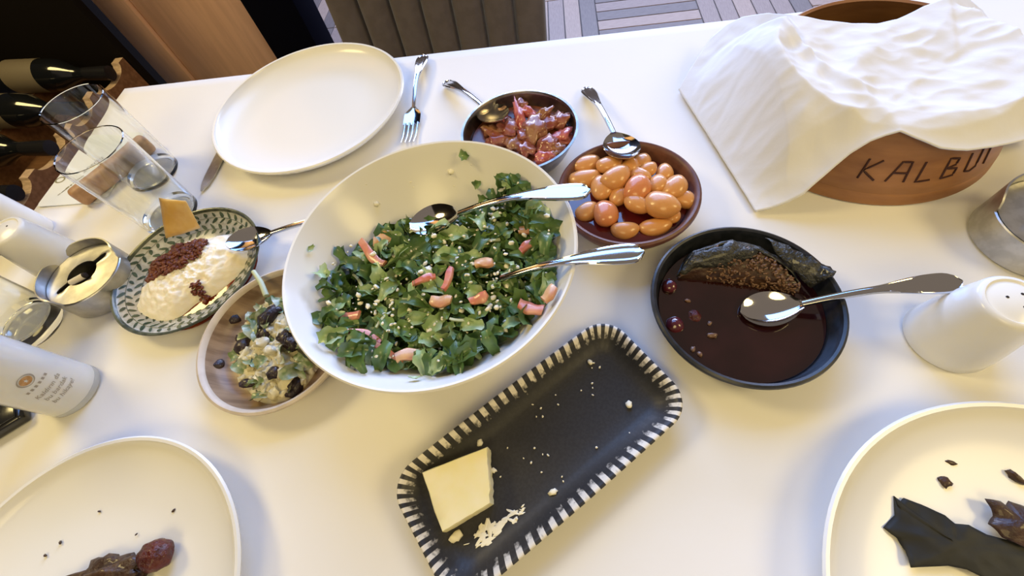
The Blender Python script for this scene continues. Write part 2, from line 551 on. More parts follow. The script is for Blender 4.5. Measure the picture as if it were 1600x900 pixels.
bl_names = ['dark wine bottle on the rack, nearest the left picture edge', 'dark wine bottle lying on the rack, second from the left picture edge',
            'dark wine bottle lying on the rack, third from the left picture edge', 'dark wine bottle on the rack, closest to the oak panel']
for i, s in enumerate(SLOTS):
    b = thing('wine_bottle', (-1.41, s + .01, ZR + .022), bl_names[i], 'bottle', group='bottles on the wine rack')
    b.rotation_euler = (0, R(94), 0)
    link('glass_body', bme, M['bottle'], b)
    link('label', lme, M['bottle_label'], b)
    link('capsule', cme, M['capsule'], b)

# ------------------------------------------------------------------ table, cloth
TX0, TX1, TY0, TY1 = -.785, 1.05, -.30, .687
tb = thing('dining_table', (0, 0, 0), 'rectangular dining table hidden under the white cloth', 'table')
link('tabletop', box_mesh('tabletop', TX0 + .004, TX1 - .004, TY0 + .004, TY1 - .004, T - .032, T - .002, .003), M['wood_rack'], tb)
for x in (TX0 + .07, TX1 - .07):
    for y in (TY0 + .07, TY1 - .07):
        link('leg', box_mesh('leg', x - .03, x + .03, y - .03, y + .03, 0, T - .032, .004), M['wood_rack'], tb)


def cloth_axis(a0, a1, n, over, m):
    v = [a0 - over * (m - i) / m for i in range(m)] + [a0 + (a1 - a0) * i / n for i in range(n + 1)] + [a1 + over * (i + 1) / m for i in range(m)]
    return v


xs = cloth_axis(TX0, TX1, 92, .24, 10)
ys = cloth_axis(TY0, TY1, 50, .24, 10)
verts, faces = [], []
RB = .012
for x in xs:
    for y in ys:
        ox = max(TX0 - x, x - TX1, 0); oy = max(TY0 - y, y - TY1, 0)
        ux = min(max(x, TX0), TX1); uy = min(max(y, TY0), TY1)
        sx = -1 if x < TX0 else 1; sy = -1 if y < TY0 else 1
        d = max(ox, oy)
        wave = .010 * math.sin((ux * 11 if oy > ox else uy * 13)) * min(d / .15, 1)
        b = RB * (1 - math.exp(-d / RB)) + wave
        if ox > 0: ux += sx * b * (ox / d)
        if oy > 0: uy += sy * b * (oy / d)
        drop = max(0, d - RB * (1 - math.exp(-d / RB)) * .6)
        verts.append((ux, uy, T - drop + 0.0006 * noise.noise((x * 3, y * 3, 0)) - .0006))
ny = len(ys)
for i in range(len(xs) - 1):
    for j in range(ny - 1):
        a = i * ny + j
        faces.append((a, a + ny, a + ny + 1, a + 1))
tc = link('tablecloth', mesh('tablecloth', verts, faces, True, 0), M['cloth'])
tag(tc, 'plain white tablecloth spread over the dining table', 'tablecloth')

# ------------------------------------------------------------------ chair
ch = thing('dining_chair', (-.255, 1.0, 0), 'brown velvet dining chair with vertical channel backrest across the table', 'chair')
nchan = 7
cw = .485 / nchan
prof = []
chm = None
for k in range(nchan):
    x = -.485 / 2 + cw * (k + .5)
    bm = bmesh.new()
    n1, n2 = 9, 14
    grid = []
    for j in range(n2 + 1):
        z = .42 + .47 * j / n2
        row = []
        for i in range(n1):
            t = i / (n1 - 1) * 2 - 1
            bulge = .022 * math.sqrt(max(0, 1 - t ** 4))
            back = .05 * ((z - .42) / .47) ** 1.5
            edge = .5 * ((x + t * cw / 2) / .25) ** 2 * -.03
            top = min(1, (n2 - j) / 1.5) ** .5
            row.append(bm.verts.new((x + t * cw / 2 * (1 - .02 * (1 - top)), -bulge * top + back + edge, z)))
        row2 = [bm.verts.new((x + cw / 2, .05 + back, z)), bm.verts.new((x - cw / 2, .05 + back, z))]
        grid.append(row + row2)
    m = n1 + 2
    for j in range(n2):
        for i in range(m):
            bm.faces.new((grid[j][i], grid[j][(i + 1) % m], grid[j + 1][(i + 1) % m], grid[j + 1][i]))
    bm.faces.new(grid[0][::-1]); bm.faces.new(grid[n2])
    bmesh.ops.recalc_face_normals(bm, faces=bm.faces)
    me = bpy.data.meshes.new('back_channel'); bm.to_mesh(me); bm.free()
    me.polygons.foreach_set('use_smooth', [True] * len(me.polygons)); me.set_sharp_from_angle(angle=R(50))
    link('back_channel', me, M['velvet'], ch)
link('seat', box_mesh('seat', -.235, .235, -.44, .02, .36, .47, .03, 4), M['velvet'], ch)
for x in (-.2, .2):
    for y in (-.40, .03):
        link('leg', tube_mesh('leg', [(x * 1.08, y, 0), (x, y, .36)], [.012, .018]), M['wood_rack'], ch)


# ------------------------------------------------------------------ crockery
def at(v, dz=0.0): return Vector((v[0], v[1], T + dz))


def plate_prof(r, h, base, th=.004):
    o = smooth_prof([(base * .9, 0.0), (base, .001), (r * .80, h * .22), (r * .94, h * .62), (r, h - .001)], 6)
    rim = [(r + .0008, h + .0012), (r - .0008, h + .0028), (r - .0035, h + .0022)]
    i = smooth_prof([(r - th - .0005, h), (r * .915, h * .62 + .002), (r * .78, h * .22 + th), (base * .92, th + .001), (base * .5, th + .0005)], 6)
    return [(0, .0005)] + o + rim + i + [(0, th + .0005)]


def white_plate(x, y, r, label, wob=.0):
    me = lathe('white_plate', plate_prof(r, .024, r * .66), 96, wob=wob)
    o = link('dinner_plate', me, M['porcelain'], None, (x, y, T))
    tag(o, label, 'plate', 'white dinner plates')
    return o


PF = white_plate(-.3715, .5555, .1485, 'empty white round dinner plate at the far side between knife and fork')
PL = white_plate(-.405, -.075, .1435, 'white dinner plate with a dark wrinkled cherry at the lower left', .006)
PR = white_plate(.3215, -.062, .156, 'white dinner plate with dark torn leaf scraps at the lower right', .006)

# big salad bowl
BOWL = Vector((-.1265, .2305, T))
ZB = .084


def bowl_in(r):          # inner height at radius r
    t = min(r / .1375, 1.0)
    return .012 + (ZB - .012) * max(0.0, (t - .30) / .70) ** 2.1
bp = [(0, .006), (.050, .006), (.052, 0), (.058, 0), (.060, .006)]
bp += [(r, bowl_in(r) - .006) for r in (.075, .09, .105, .118, .128, .136)] + [(.1405, ZB - .003), (.1418, ZB), (.1405, ZB + .0018), (.1385, ZB + .0012)]
bp += [(r, bowl_in(r)) for r in (.1365, .134, .130, .124, .117, .109, .10, .09, .08, .07, .06, .05, .03)] + [(0, .012)]
bo = link('salad_bowl', lathe('salad_bowl', bp, 112, 35), M['porcelain'], None, BOWL)
tag(bo, 'large deep white salad bowl full of chopped greens in the middle', 'bowl')

# tinned copper bowl
CB = Vector((-.0456, .4285, T))
pr = smooth_prof([(.040, 0), (.048, .004), (.060, .018), (.067, .034), (.0705, .044)], 5) + [(.0725, .0455), (.0728, .0470), (.0700, .0472)] + \
    smooth_prof([(.0685, .045), (.0655, .034), (.0585, .019), (.047, .007), (.03, .0035)], 5) + [(0, .0035)]
o = link('copper_bowl', lathe('copper_bowl', [(0, .0005)] + pr, 80), M['tinned'], None, CB)
tag(o, 'small tinned copper bowl holding red stewed pieces', 'bowl')

# clay dish
BD = Vector((.0754, .3266, T))
pr = smooth_prof([(.050, 0), (.056, .002), (.066, .012), (.073, .024), (.0765, .030)], 5) + \
    [(.0775, .033), (.0768, .036), (.0745, .0375), (.0720, .0368), (.0700, .034)] + smooth_prof([(.069, .031), (.064, .018), (.056, .009), (.035, .007)], 5) + [(0, .007)]
o = link('clay_dish', lathe('clay_dish', [(0, .0005)] + pr, 80, wob=.006), M['clay'], None, BD)
tag(o, 'reddish brown clay dish full of large orange beans', 'dish')

# black dish
KD = Vector((.1661, .187, T))
pr = smooth_prof([(.062, 0), (.068, .002), (.076, .012), (.080, .022), (.0825, .028)], 5) + \
    [(.0838, .0305), (.0832, .033), (.0812, .0340), (.0790, .0330)] + smooth_prof([(.0780, .030), (.0755, .018), (.070, .008), (.05, .006)], 5) + [(0, .006)]
o = link('black_dish', lathe('black_dish', [(0, .0005)] + pr, 80), M['black_stone'], None, KD)
tag(o, 'round black stoneware dish with dark cherry sauce and a stuffed leaf wedge', 'dish')
o = link('cherry_sauce', lathe('cherry_sauce', [(0, .0062), (.066, .0072), (.0742, .0145), (.0735, .0152), (.06, .0150), (0, .0150)], 72), M['cherry_sauce'], None, KD)
tag(o, 'dark cherry sauce pooled in the round black dish', 'sauce')

# patterned plate
LP = Vector((-.4513, .2662, T))
zl = .021


def lp_in(r): return .0045 + (zl - .0045) * max(0, (r - .045) / .044) ** 1.5 if r > .045 else .0045
pr = [(0, .0005), (.05, 0), (.054, .001)] + [(r, lp_in(r) - .004) for r in (.062, .070, .078, .085)] + [(.0895, zl - .001), (.0912, zl + .0005), (.0905, zl + .002), (.0885, zl + .0016)] + \
    [(r, lp_in(r)) for r in (.0865, .084, .080, .075, .070, .065, .06, .055, .05, .045, .03)] + [(0, .0045)]
pth = thing('patterned_plate', LP, 'grey plate with painted dark green leaf wreath holding white soft cheese', 'plate')
link('plate_body', lathe('plate_body', pr, 90, matfn=lambda i: 1 if 6 <= i <= 10 else 0), [M['grey_glaze'], M['green_rim']], pth)
lv, lf = [], []
for ring, (rc, cnt, tilt) in enumerate(((.0825, 44, 1), (.0755, 42, -1), (.0685, 38, 1), (.0620, 36, -1))):
    for k in range(cnt):
        a0 = 2 * math.pi * k / cnt + ring * .05
        st = len(lv)
        ln, wd_ = .0043 + .0010 * math.sin(k * 5.1), .0019 + .0004 * math.sin(k * 3.3)
        for q in range(8):
            t = 2 * math.pi * q / 8
            u, v = ln * math.cos(t), wd_ * math.sin(t) * (1 - .3 * math.cos(t))
            th = tilt * .75
            rr = rc + u * math.sin(th) + v * math.cos(th)
            aa = a0 + (u * math.cos(th) - v * math.sin(th)) / rc
            lv.append((rr * math.cos(aa), rr * math.sin(aa), lp_in(rr) + .0004))
        lf.append(tuple(range(st, st + 8)))
for rc in (.079, .065):
    st = len(lv)
    for k in range(90):
        a = 2 * math.pi * k / 90
        for d in (-.0003, .0003): lv.append(((rc + d) * math.cos(a), (rc + d) * math.sin(a), lp_in(rc) + .0005))
    for k in range(90):
        a = st + 2 * k; b = st + 2 * ((k + 1) % 90)
        lf.append((a, a + 1, b + 1, b))
link('leaf_wreath', mesh('leaf_wreath', lv, lf, False), M['leaf_print'], pth)

# beige dish
YD = Vector((-.3013, .170, T))
pr = smooth_prof([(.058, 0), (.064, .002), (.075, .012), (.0815, .021)], 5) + [(.0838, .0245), (.0836, .0268), (.0812, .0278), (.0785, .0262)] + \
    smooth_prof([(.077, .023), (.072, .013), (.063, .007), (.04, .0055)], 5) + [(0, .0055)]
yd = thing('beige_dish', YD, 'round beige stoneware dish with creamy purslane and raisins, tucked under the bowl rim', 'dish')
nout = 1 + 16 + 4
link('dish_body', lathe('dish_body', [(0, .0005)] + pr, 80, matfn=lambda i: 1 if i >= nout else 0), [M['beige_glaze'], M['brown_glaze']], yd)

# striped tray
TRC = Vector((-.0245, .0631, T)); TA = R(37.5)


def rrect(hx, hy, rad, per_side=(30, 12), arc=8):
    pts = []
    cs = [(hx - rad, hy - rad, 0), (-hx + rad, hy - rad, 90), (-hx + rad, -hy + rad, 180), (hx - rad, -hy + rad, 270)]
    for q, (cx, cy, a0) in enumerate(cs):
        for k in range(arc):
            a = R(a0 + 90 * k / arc)
            pts.append((cx + rad * math.cos(a), cy + rad * math.sin(a)))
        nx_, ny_, na = cs[(q + 1) % 4]
        e0 = (cx + rad * math.cos(R(a0 + 90)), cy + rad * math.sin(R(a0 + 90)))
        e1 = (nx_ + rad * math.cos(R(na)), ny_ + rad * math.sin(R(na)))
        n = per_side[q % 2]
        for k in range(n):
            t = k / n
            pts.append((e0[0] + (e1[0] - e0[0]) * t, e0[1] + (e1[1] - e0[1]) * t))
    return pts


tr = thing('serving_tray', TRC, 'long charcoal serving tray with white striped rim and a cheese block', 'tray', TA)
HX, HY = .1245, .0555
layers = [(-.030, 0), (-.026, 0), (-.006, .014), (-.001, .0185), (0, .0205), (-.0012, .0215), (-.0035, .0208), (-.0065, .0175), (-.012, .0115), (-.018, .0068), (-.024, .0052), (-.034, .0045)]
verts, faces, mi = [], [], []
NPT = None
for (ins, z) in layers:
    ps = rrect(HX + ins, HY + ins, max(.026 + ins * .7, .006), (36, 14), 10)
    NPT = len(ps)
    # gentle bow of the long sides
    verts += [(x * (1 + .0 * y), y * (1 + .03 * math.cos(x / HX * 1.4)), z) for x, y in ps]
for l in range(len(layers) - 1):
    for k in range(NPT):
        a = l * NPT + k; b = l * NPT + (k + 1) % NPT
        faces.append((a, b, b + NPT, a + NPT))
        mi.append(1 if (3 <= l <= 8 and k % 2 == 0) else 0)
faces.append([k for k in range(NPT)][::-1]); mi.append(0)
faces.append([(len(layers) - 1) * NPT + k for k in range(NPT)]); mi.append(0)
link('tray_body', mesh('tray_body', verts, faces, True, 0, mi), [M['tray_black'], M['stripe']], tr)


# ------------------------------------------------------------------ cutlery
def handle_w(t):      # half width along the handle, 0 = neck, 1 = end
    w = .0030 + .0012 * t
    if t > .45:
        u = (t - .45) / .55
        w = .0036 + .0064 * (math.sin(min(u / .80, 1) * math.pi / 2) ** 1.5)
        if u > .80: w *= math.sqrt(max(0.0, 1 - ((u - .80) / .20) ** 2.2)) * .96 + .04
    return w


def handle_mesh(name, x0, x1, zfun, n=34, thick=.0022):
    verts, faces = [], []
    ts = [-1, -.82, -.62, -.4, 0, .4, .62, .82, 1]
    zr = [0, .0010, .0003, .0007, .0004, .0007, .0003, .0010, 0]
    m = len(ts)
    for i in range(n):
        t = i / (n - 1)
        x = x0 + (x1 - x0) * t
        w = handle_w(t)
        for q in range(m): verts.append((x, w * ts[q], zfun(t) + zr[q]))
        for q in range(m): verts.append((x, w * ts[m - 1 - q] * .93, zfun(t) - thick))
    mm = 2 * m
    for i in range(n - 1):
        for q in range(mm):
            a = i * mm + q; b = i * mm + (q + 1) % mm
            faces.append((a, a + mm, b + mm, b))
    faces.append(list(range(mm))); faces.append([(n - 1) * mm + q for q in range(mm)][::-1])
    me = mesh(name, verts, faces, True, 55)
    bm = bmesh.new(); bm.from_mesh(me); bmesh.ops.recalc_face_normals(bm, faces=bm.faces); bm.to_mesh(me); bm.free()
    return me


def spoon_bowl_mesh(name, L, Wd, depth, th=.0012):
    nu, nv = 22, 13
    top, verts, faces = [], [], []
    for side in (0, 1):
        for i in range(nu):
            u = i / (nu - 1)
            w = Wd / 2 * (max(0, math.sin(math.pi * u ** .86)) ** .62) if 0 < u < 1 else 0.0
            w = max(w, .0028 if u > .9 else .0004)
            for j in range(nv):
                t = j / (nv - 1) * 2 - 1
                d = depth * (math.sin(math.pi * min(max(u, .0), 1)) ** .8) * (1 - abs(t) ** 2.2)
                verts.append((L * u, w * t, -d + .004 * max(0, u - .85) / .15 * 0 - side * th))
    N = nu * nv
    for i in range(nu - 1):
        for j in range(nv - 1):
            a = i * nv + j
            faces.append((a, a + nv, a + nv + 1, a + 1))
            faces.append((N + a, N + a + 1, N + a + nv + 1, N + a + nv))
    ring = [i * nv for i in range(nu)] + [(nu - 1) * nv + j for j in range(1, nv)] + [i * nv + nv - 1 for i in range(nu - 2, -1, -1)] + [j for j in range(nv - 2, 0, -1)]
    for q in range(len(ring)):
        a, b = ring[q], ring[(q + 1) % len(ring)]
        faces.append((b, a, a + N, b + N))
    me = mesh(name, verts, faces, True, 60)
    bm = bmesh.new(); bm.from_mesh(me); bmesh.ops.recalc_face_normals(bm, faces=bm.faces); bm.to_mesh(me); bm.free()
    return me


def orient(o, tip, end, roll=0.0):
    """local +x from tip to end"""
    tip, end = Vector(tip), Vector(end)
    x = (end - tip).normalized()
    y = Vector((0, 0, 1)).cross(x).normalized()
    z = x.cross(y)
    mx = Matrix((x, y, z)).transposed() @ Matrix.Rotation(roll, 3, 'X')
    o.matrix_world = Matrix.Translation(tip) @ mx.to_4x4()


def spoon(tip, end, label, arch=.012, roll=0.0, wd=None, group='steel spoons'):
    tip, end = Vector(tip), Vector(end)
    L = (end - tip).length
    lb = L * .31
    o = thing('spoon', tip, label, 'spoon', group=group)
    orient(o, tip, end, roll)
    link('spoon_bowl', spoon_bowl_mesh('spoon_bowl', lb, wd or lb * .66, lb * .13), M['steel'], o)
    link('handle', handle_mesh('handle', lb * .965, L, lambda t: arch * math.sin(math.pi * min(t * 1.05, 1)) * (1 - .25 * t) + .0008), M['steel'], o)
    return o


spoon(P(640, 348, .060), P(923, 297, .104), 'steel serving spoon resting in the salad, the one farther up with visible bowl', .010)
spoon(P(700, 452, .050), P(1007, 393, .098), 'steel serving spoon with its bowl buried in the salad, handle nearest the black dish', .010)
spoon(P(785, 186, .052), P(696, 128, .004), 'small steel spoon leaning on the rim of the copper bowl', .006)
spoon(P(983, 247, .050), P(915, 137, .004), 'small steel spoon leaning on the rim of the clay bean dish', .006)
spoon(P(352, 380, .031), (-.232, .343, T + .012), 'steel spoon resting on the edge of the leaf patterned plate', .006)
spoon(P(1157, 488, .0190), P(1503, 440, .046), 'steel spoon lying in the black dish of cherry sauce', .009)

# fork
ft, fe = Vector((-.2085, .467, T + .004)), Vector((-.2105, .672, T + .005))
fk = thing('fork', ft, 'steel dinner fork lying right of the empty far plate', 'fork')
orient(fk, ft, fe)
FL = (fe - ft).length
link('handle', handle_mesh('handle', FL * .36, FL, lambda t: .010 * math.sin(math.pi * min(t * 1.02, 1)) * (1 - .3 * t) + .0035), M['steel'], fk)
nv = 9
vs, fs = [], []
for side in (0, 1):
    for i in range(12):
        u = i / 11
        w = .0030 + .0095 * math.sin(min(1, (1 - u) * 2.0) * math.pi / 2) ** 1.2
        for j in range(nv):
            t = j / (nv - 1) * 2 - 1
            vs.append((FL * (.20 + .165 * u), w * t, -.0015 * (1 - t * t) + .0010 + .0035 * u - side * .0014))
n0 = 12 * nv
for i in range(11):
    for j in range(nv - 1):
        a = i * nv + j
        fs.append((a, a + nv, a + nv + 1, a + 1)); fs.append((n0 + a, n0 + a + 1, n0 + a + nv + 1, n0 + a + nv))
ring = [i * nv for i in range(12)] + [11 * nv + j for j in range(1, nv)] + [i * nv + nv - 1 for i in range(10, -1, -1)] + [j for j in range(nv - 2, 0, -1)]
for q in range(len(ring)):
    a, b = ring[q], ring[(q + 1) % len(ring)]
    fs.append((b, a, a + n0, b + n0))
me = mesh('fork_head', vs, fs, True, 50)
bm = bmesh.new(); bm.from_mesh(me); bmesh.ops.recalc_face_normals(bm, faces=bm.faces); bm.to_mesh(me); bm.free()
link('fork_head', me, M['steel'], fk)
for q in range(4):
    y = (-1.5 + q) * .0064
    pts = [(FL * .21, y, .0008), (FL * .13, y, -.0002), (FL * .06, y * .98, .0008), (0, y * .96, .0036)]
    link('tine', tube_mesh('tine', pts, [.0019, .0018, .0015, .0008], 8), M['steel'], fk)
# knife
kn = thing('table_knife', (-.507, .409, T + .0015), 'dark steel table knife with its tip showing under the far plate', 'knife')
kn.rotation_euler = (0, 0, R(90))
kp = [(0, -.001), (.012, -.0062), (.03, -.0088), (.10, -.0092), (.10, .0080), (.03, .0080), (.012, .0062), (0, .002)]
link('blade', prism('blade', kp, 0, .0018, .0004), M['brushed'], kn)
link('handle', box_mesh('handle', .10, .205, -.009, .009, 0, .005, .002), M['brushed'], kn)


# ------------------------------------------------------------------ salad
SALPOLY = [(-.240, .216), (-.209, .142), (-.178, .122), (-.14, .126), (-.103, .118), (-.066, .133), (-.034, .165), (-.010, .198), (-.009, .266), (-.050, .326), (-.086, .304), (-.166, .298), (-.192, .288), (-.222, .258)]


def inside(x, y, poly):
    c = False
    n = len(poly)
    for i in range(n):
        x1, y1 = poly[i]; x2, y2 = poly[(i + 1) % n]
        if (y1 > y) != (y2 > y) and x < (x2 - x1) * (y - y1) / (y2 - y1) + x1: c = not c
    return c


def edge_dist(x, y, poly):
    best = 9
    n = len(poly)
    for i in range(n):
        a = Vector(poly[i]); b = Vector(poly[(i + 1) % n]); p = Vector((x, y))
        t = max(0, min(1, (p - a).dot(b - a) / (b - a).length_squared))
        best = min(best, (a + (b - a) * t - p).length)
    return best


def salad_z(x, y):
    d = edge_dist(x, y, SALPOLY)
    r = math.hypot(x - BOWL.x, y - BOWL.y)
    g = min(d / .05, 1)
    m = .030 + .024 * math.sin(g * math.pi / 2) + .007 * noise.noise((x * 30, y * 30, 3.3))
    return max(m, bowl_in(r + .006) + .004)


rs = random.Random(11)
leafm = []
for i in range(14):
    kind = ('green_a', 'green_b', 'green_c', 'green_a', 'green_b', 'green_a', 'green_c')[i % 7]
    me = leaf_mesh('leaf_piece_%d' % i, rs.uniform(.015, .030), rs.uniform(.008, .015), 100 + i, curl=rs.uniform(.4, 1.0), jag=.26, twist=rs.uniform(-.6, .6))
    me.materials.append(M[kind])
    leafm.append(me)


def rand_pt():
    while True:
        x, y = rs.uniform(-.26, .0), rs.uniform(.10, .34)
        if inside(x, y, SALPOLY) and math.hypot(x - BOWL.x, y - BOWL.y) < .119: return x, y
# a base layer of greens nobody could count
items = []
for i in range(560):
    x, y = rand_pt()
    z = salad_z(x, y) - rs.uniform(.002, .014)
    z = max(z, bowl_in(math.hypot(x - BOWL.x, y - BOWL.y) + .010) + .004)
    mx = Matrix.Translation((x, y, T + z)) @ Matrix.Rotation(rs.uniform(0, 6.3), 4, 'Z') @ Matrix.Rotation(rs.uniform(-.6, .6), 4, 'X') @ Matrix.Rotation(rs.uniform(-.6, .6), 4, 'Y')
    items.append((leafm[rs.randrange(14)], mx))
bl = link('chopped_greens', join_meshes('chopped_greens', items), M['green_c'])
tag(bl, 'dark chopped greens at the bottom of the white salad bowl', 'salad', kind='stuff')
# dressing pooled on the bottom
dr = link('dressing_pool', lathe('dressing_pool', [(0, .012), (.060, .0165), (.0, .0185)], 48), M['dressing'], None, BOWL)
tag(dr, 'thin yellowish dressing pooled under the chopped greens', 'dressing')
for i in range(285):
    x, y = rand_pt()
    z = salad_z(x, y) + rs.uniform(-.001, .007)
    me = leafm[rs.randrange(14)]
    o = link('leaf_piece', me, None, None, (x, y, T + z), (rs.uniform(-.7, .7), rs.uniform(-.6, .6), rs.uniform(0, 6.3)), rs.uniform(.7, 1.2))
    tag(o, 'chopped green leaf piece heaped in the white salad bowl', 'leaf', 'chopped leaves in the salad')
# loose leaf bits on the bowl wall
for (px, py, s, a, lab) in ((727, 240, .9, -.5, 'single dark green leaf bit stuck high on the far bowl wall'), (748, 288, .85, .5, 'curled green leaf bit on the far bowl wall, left of the heap top'),
                            (757, 312, 1.0, .1, 'folded green leaf bit lying just above the salad heap'), (484, 389, .5, -.3, 'tiny green leaf bit alone on the left bowl wall'),
                            (648, 594, .55, .2, 'tiny green leaf bit alone near the front bowl rim'), (802, 296, 1.1, 1.2, 'upright green leaf bit on the top right of the salad heap')):
    best = None
    for k in range(90):
        z = .085 - k * .001
        p = P(px, py, z)
        if z <= bowl_in(math.hypot(p.x - BOWL.x, p.y - BOWL.y)) + .002: best = p; break
    if best is None: best = P(px, py, .03)
    d = Vector((BOWL.x - best.x, BOWL.y - best.y, 0)); r = d.length; d.normalize()
    sl = (bowl_in(r + .002) - bowl_in(r - .002)) / .004
    nrm = Vector((d.x * sl, d.y * sl, 1)).normalized()
    q = nrm.to_track_quat('Z', 'Y').to_matrix().to_4x4()
    o = link('leaf_bit', leafm[3 if s > .8 else 1].copy(), None, None)
    o.matrix_world = Matrix.Translation(best + nrm * .003) @ q @ Matrix.Rotation(a, 4, 'Z') @ Matrix.Scale(s * .8, 4)
    tag(o, lab, 'leaf')
# red and orange strips
strips = [(583, 396, .036, .010, -.55, 'tomato', 'long pinkish red strip on the left of the salad heap'), (545, 492, .026, .010, -.2, 'tomato', 'pink strip in the lower left of the salad heap'),
          (700, 437, .022, .007, 1.1, 'tomato', 'narrow red sliver upright in the middle of the salad'), (664, 440, .020, .007, .2, 'tomato', 'red strip left of the salad centre beside a cheese lump'),
          (825, 388, .015, .010, .6, 'tomato', 'small red piece below the upper spoon handle'), (757, 413, .016, .012, .2, 'tomato_pale', 'orange piece beside the lower spoon neck'),
          (823, 360, .016, .010, .3, 'tomato_pale', 'pale yellow orange piece under the upper spoon handle'), (830, 480, .020, .013, -.3, 'tomato', 'reddish chunk at the right edge of the salad'),
          (858, 460, .014, .011, .7, 'tomato_pale', 'pale orange piece against the right bowl wall'), (600, 376, .018, .016, .1, 'tomato_pale', 'tan lump above the long pink strip'),
          (567, 532, .030, .012, -.35, 'tomato', 'brownish red strip at the lower left salad edge'), (640, 558, .020, .012, .4, 'tomato_pale', 'pale orange piece at the front salad edge'),
          (610, 552, .026, .007, -.2, 'tomato', 'thin red sliver at the front salad edge'), (748, 466, .016, .009, .5, 'tomato', 'small dull red piece right of the salad centre'),
          (690, 470, .018, .011, -.2, 'tomato_pale', 'pale brown piece in the salad centre')]
for i, (px, py, L, w, a, mn, lab) in enumerate(strips):
    p0 = P(px, py, .055)
    z = salad_z(p0.x, p0.y)
    p = P(px, py, z + .011)
    me = slab('strip_%d' % i, L * 1.1, w, .0055, i + 40)
    o = link('fruit_strip', me, M[mn], None, p + Vector((0, 0, .002)), (rs.uniform(-.3, .3), rs.uniform(-.2, .2), a))
    tag(o, lab, 'fruit piece', 'red pieces in the salad')
# pale stems
for i, (px, py, a, lab) in enumerate(((765, 375, .35, 'pale green stem below the upper spoon neck'), (630, 415, .5, 'pale green stem left of the large cheese lump'), (690, 420, 1.0, 'short pale stem right of the large cheese lump'),
                                      (720, 500, -.4, 'pale green stem in the lower middle of the salad'), (600, 500, .8, 'pale green stem at the lower left of the salad'), (800, 430, .2, 'pale green stem under the lower spoon handle'),
                                      (560, 440, -.6, 'pale green stem at the left of the salad'), (770, 510, 1.3, 'short pale stem at the lower right of the salad'))):
    p0 = P(px, py, .055)
    p = P(px, py, salad_z(p0.x, p0.y) + .008)
    o = link('stem_piece', slab('stem_piece', .020, .0030, .0030, 900 + i), M['pale_stem'], None, p, (0, .1, a))
    tag(o, lab, 'stem')
# cheese crumbs
cm = [chunk('crumb_%d' % i, (.0019, .0014, .0011), 60 + i, .45, 1.1, 1, True) for i in range(6)]
items = []
for i in range(430):
    x, y = rand_pt()
    z = salad_z(x, y) + rs.uniform(.006, .013)
    s = rs.choice((.5, .7, .9, 1.2, 1.9))
    items.append((cm[i % 6], Matrix.Translation((x, y, T + z)) @ Matrix.Rotation(rs.uniform(0, 6), 4, 'Z') @ Matrix.Scale(s, 4)))
for i in range(26):
    px, py = rs.uniform(560, 740), rs.uniform(255, 335)
    p = None
    for k in range(90):
        z = .085 - k * .001
        p = P(px, py, z)
        if z <= bowl_in(math.hypot(p.x - BOWL.x, p.y - BOWL.y)): break
    items.append((cm[i % 6], Matrix.Translation(p) @ Matrix.Scale(rs.uniform(.4, .8), 4)))
o = link('cheese_crumbs', join_meshes('cheese_crumbs', items), M['crumb'])
tag(o, 'fine white cheese crumbs scattered over the salad', 'cheese', kind='stuff')
for i, (px, py, lab) in enumerate(((668, 424, 'large white cheese lump in the middle of the salad'), (705, 268, 'white cheese crumb stuck on the far bowl wall'), (588, 318, 'white cheese crumb on the left of the empty bowl wall'),
                                   (796, 498, 'white cheese lump at the lower right of the salad'), (668, 557, 'white cheese lump at the front of the salad'), (618, 398, 'white cheese lump right of the long pink strip'),
                                   (560, 540, 'white cheese lump at the left front of the salad'), (822, 455, 'white cheese lump at the right of the salad'))):
    p = P(px, py, .055)
    z = salad_z(p.x, p.y) + .007 if i not in (1, 2) else bowl_in(math.hypot(P(px, py, .05).x - BOWL.x, P(px, py, .05).y - BOWL.y))
    p = P(px, py, z)
    if i in (1, 2):
        for k in range(90):
            zz = .085 - k * .001
            p = P(px, py, zz)
            if zz <= bowl_in(math.hypot(p.x - BOWL.x, p.y - BOWL.y)) + .001: break
    s = .0062 if i == 0 else .0042
    o = link('cheese_lump', chunk('cheese_lump', (s, s * .85, s * .7), 80 + i, .5, 1.7, 2), M['crumb'], None, p, (0, 0, i))
    tag(o, lab, 'cheese')

# ------------------------------------------------------------------ beans
sc = link('bean_sauce', lathe('bean_sauce', [(0, .0072), (.05, .0085), (.0655, .0225), (.064, .0232), (.05, .0230), (0, .0230)], 64), M['bean_sauce'], None, BD)
tag(sc, 'glossy dark red sauce in the clay bean dish', 'sauce')
bm_ = []
for i in range(5):
    bm = bmesh.new()
    bmesh.ops.create_icosphere(bm, subdivisions=3, radius=1.0)
    k = (.22, .30, .12, .26, .18)[i]
    for v in bm.verts:
        n_ = 1 + .05 * noise.noise(v.co * 1.5 + Vector((i * 5, 0, 0)))
        v.co *= n_
        x = v.co.x
        v.co.y = v.co.y * (1 - .10 * x) + k * (x * x - .4)
        v.co.z *= .84
    me = bpy.data.meshes.new('bean_%d' % i); bm.to_mesh(me); bm.free()
    me.polygons.foreach_set('use_smooth', [True] * len(me.polygons))
    me.materials.append(M['bean_red'] if i == 4 else M['bean'])
    bm_.append(me)
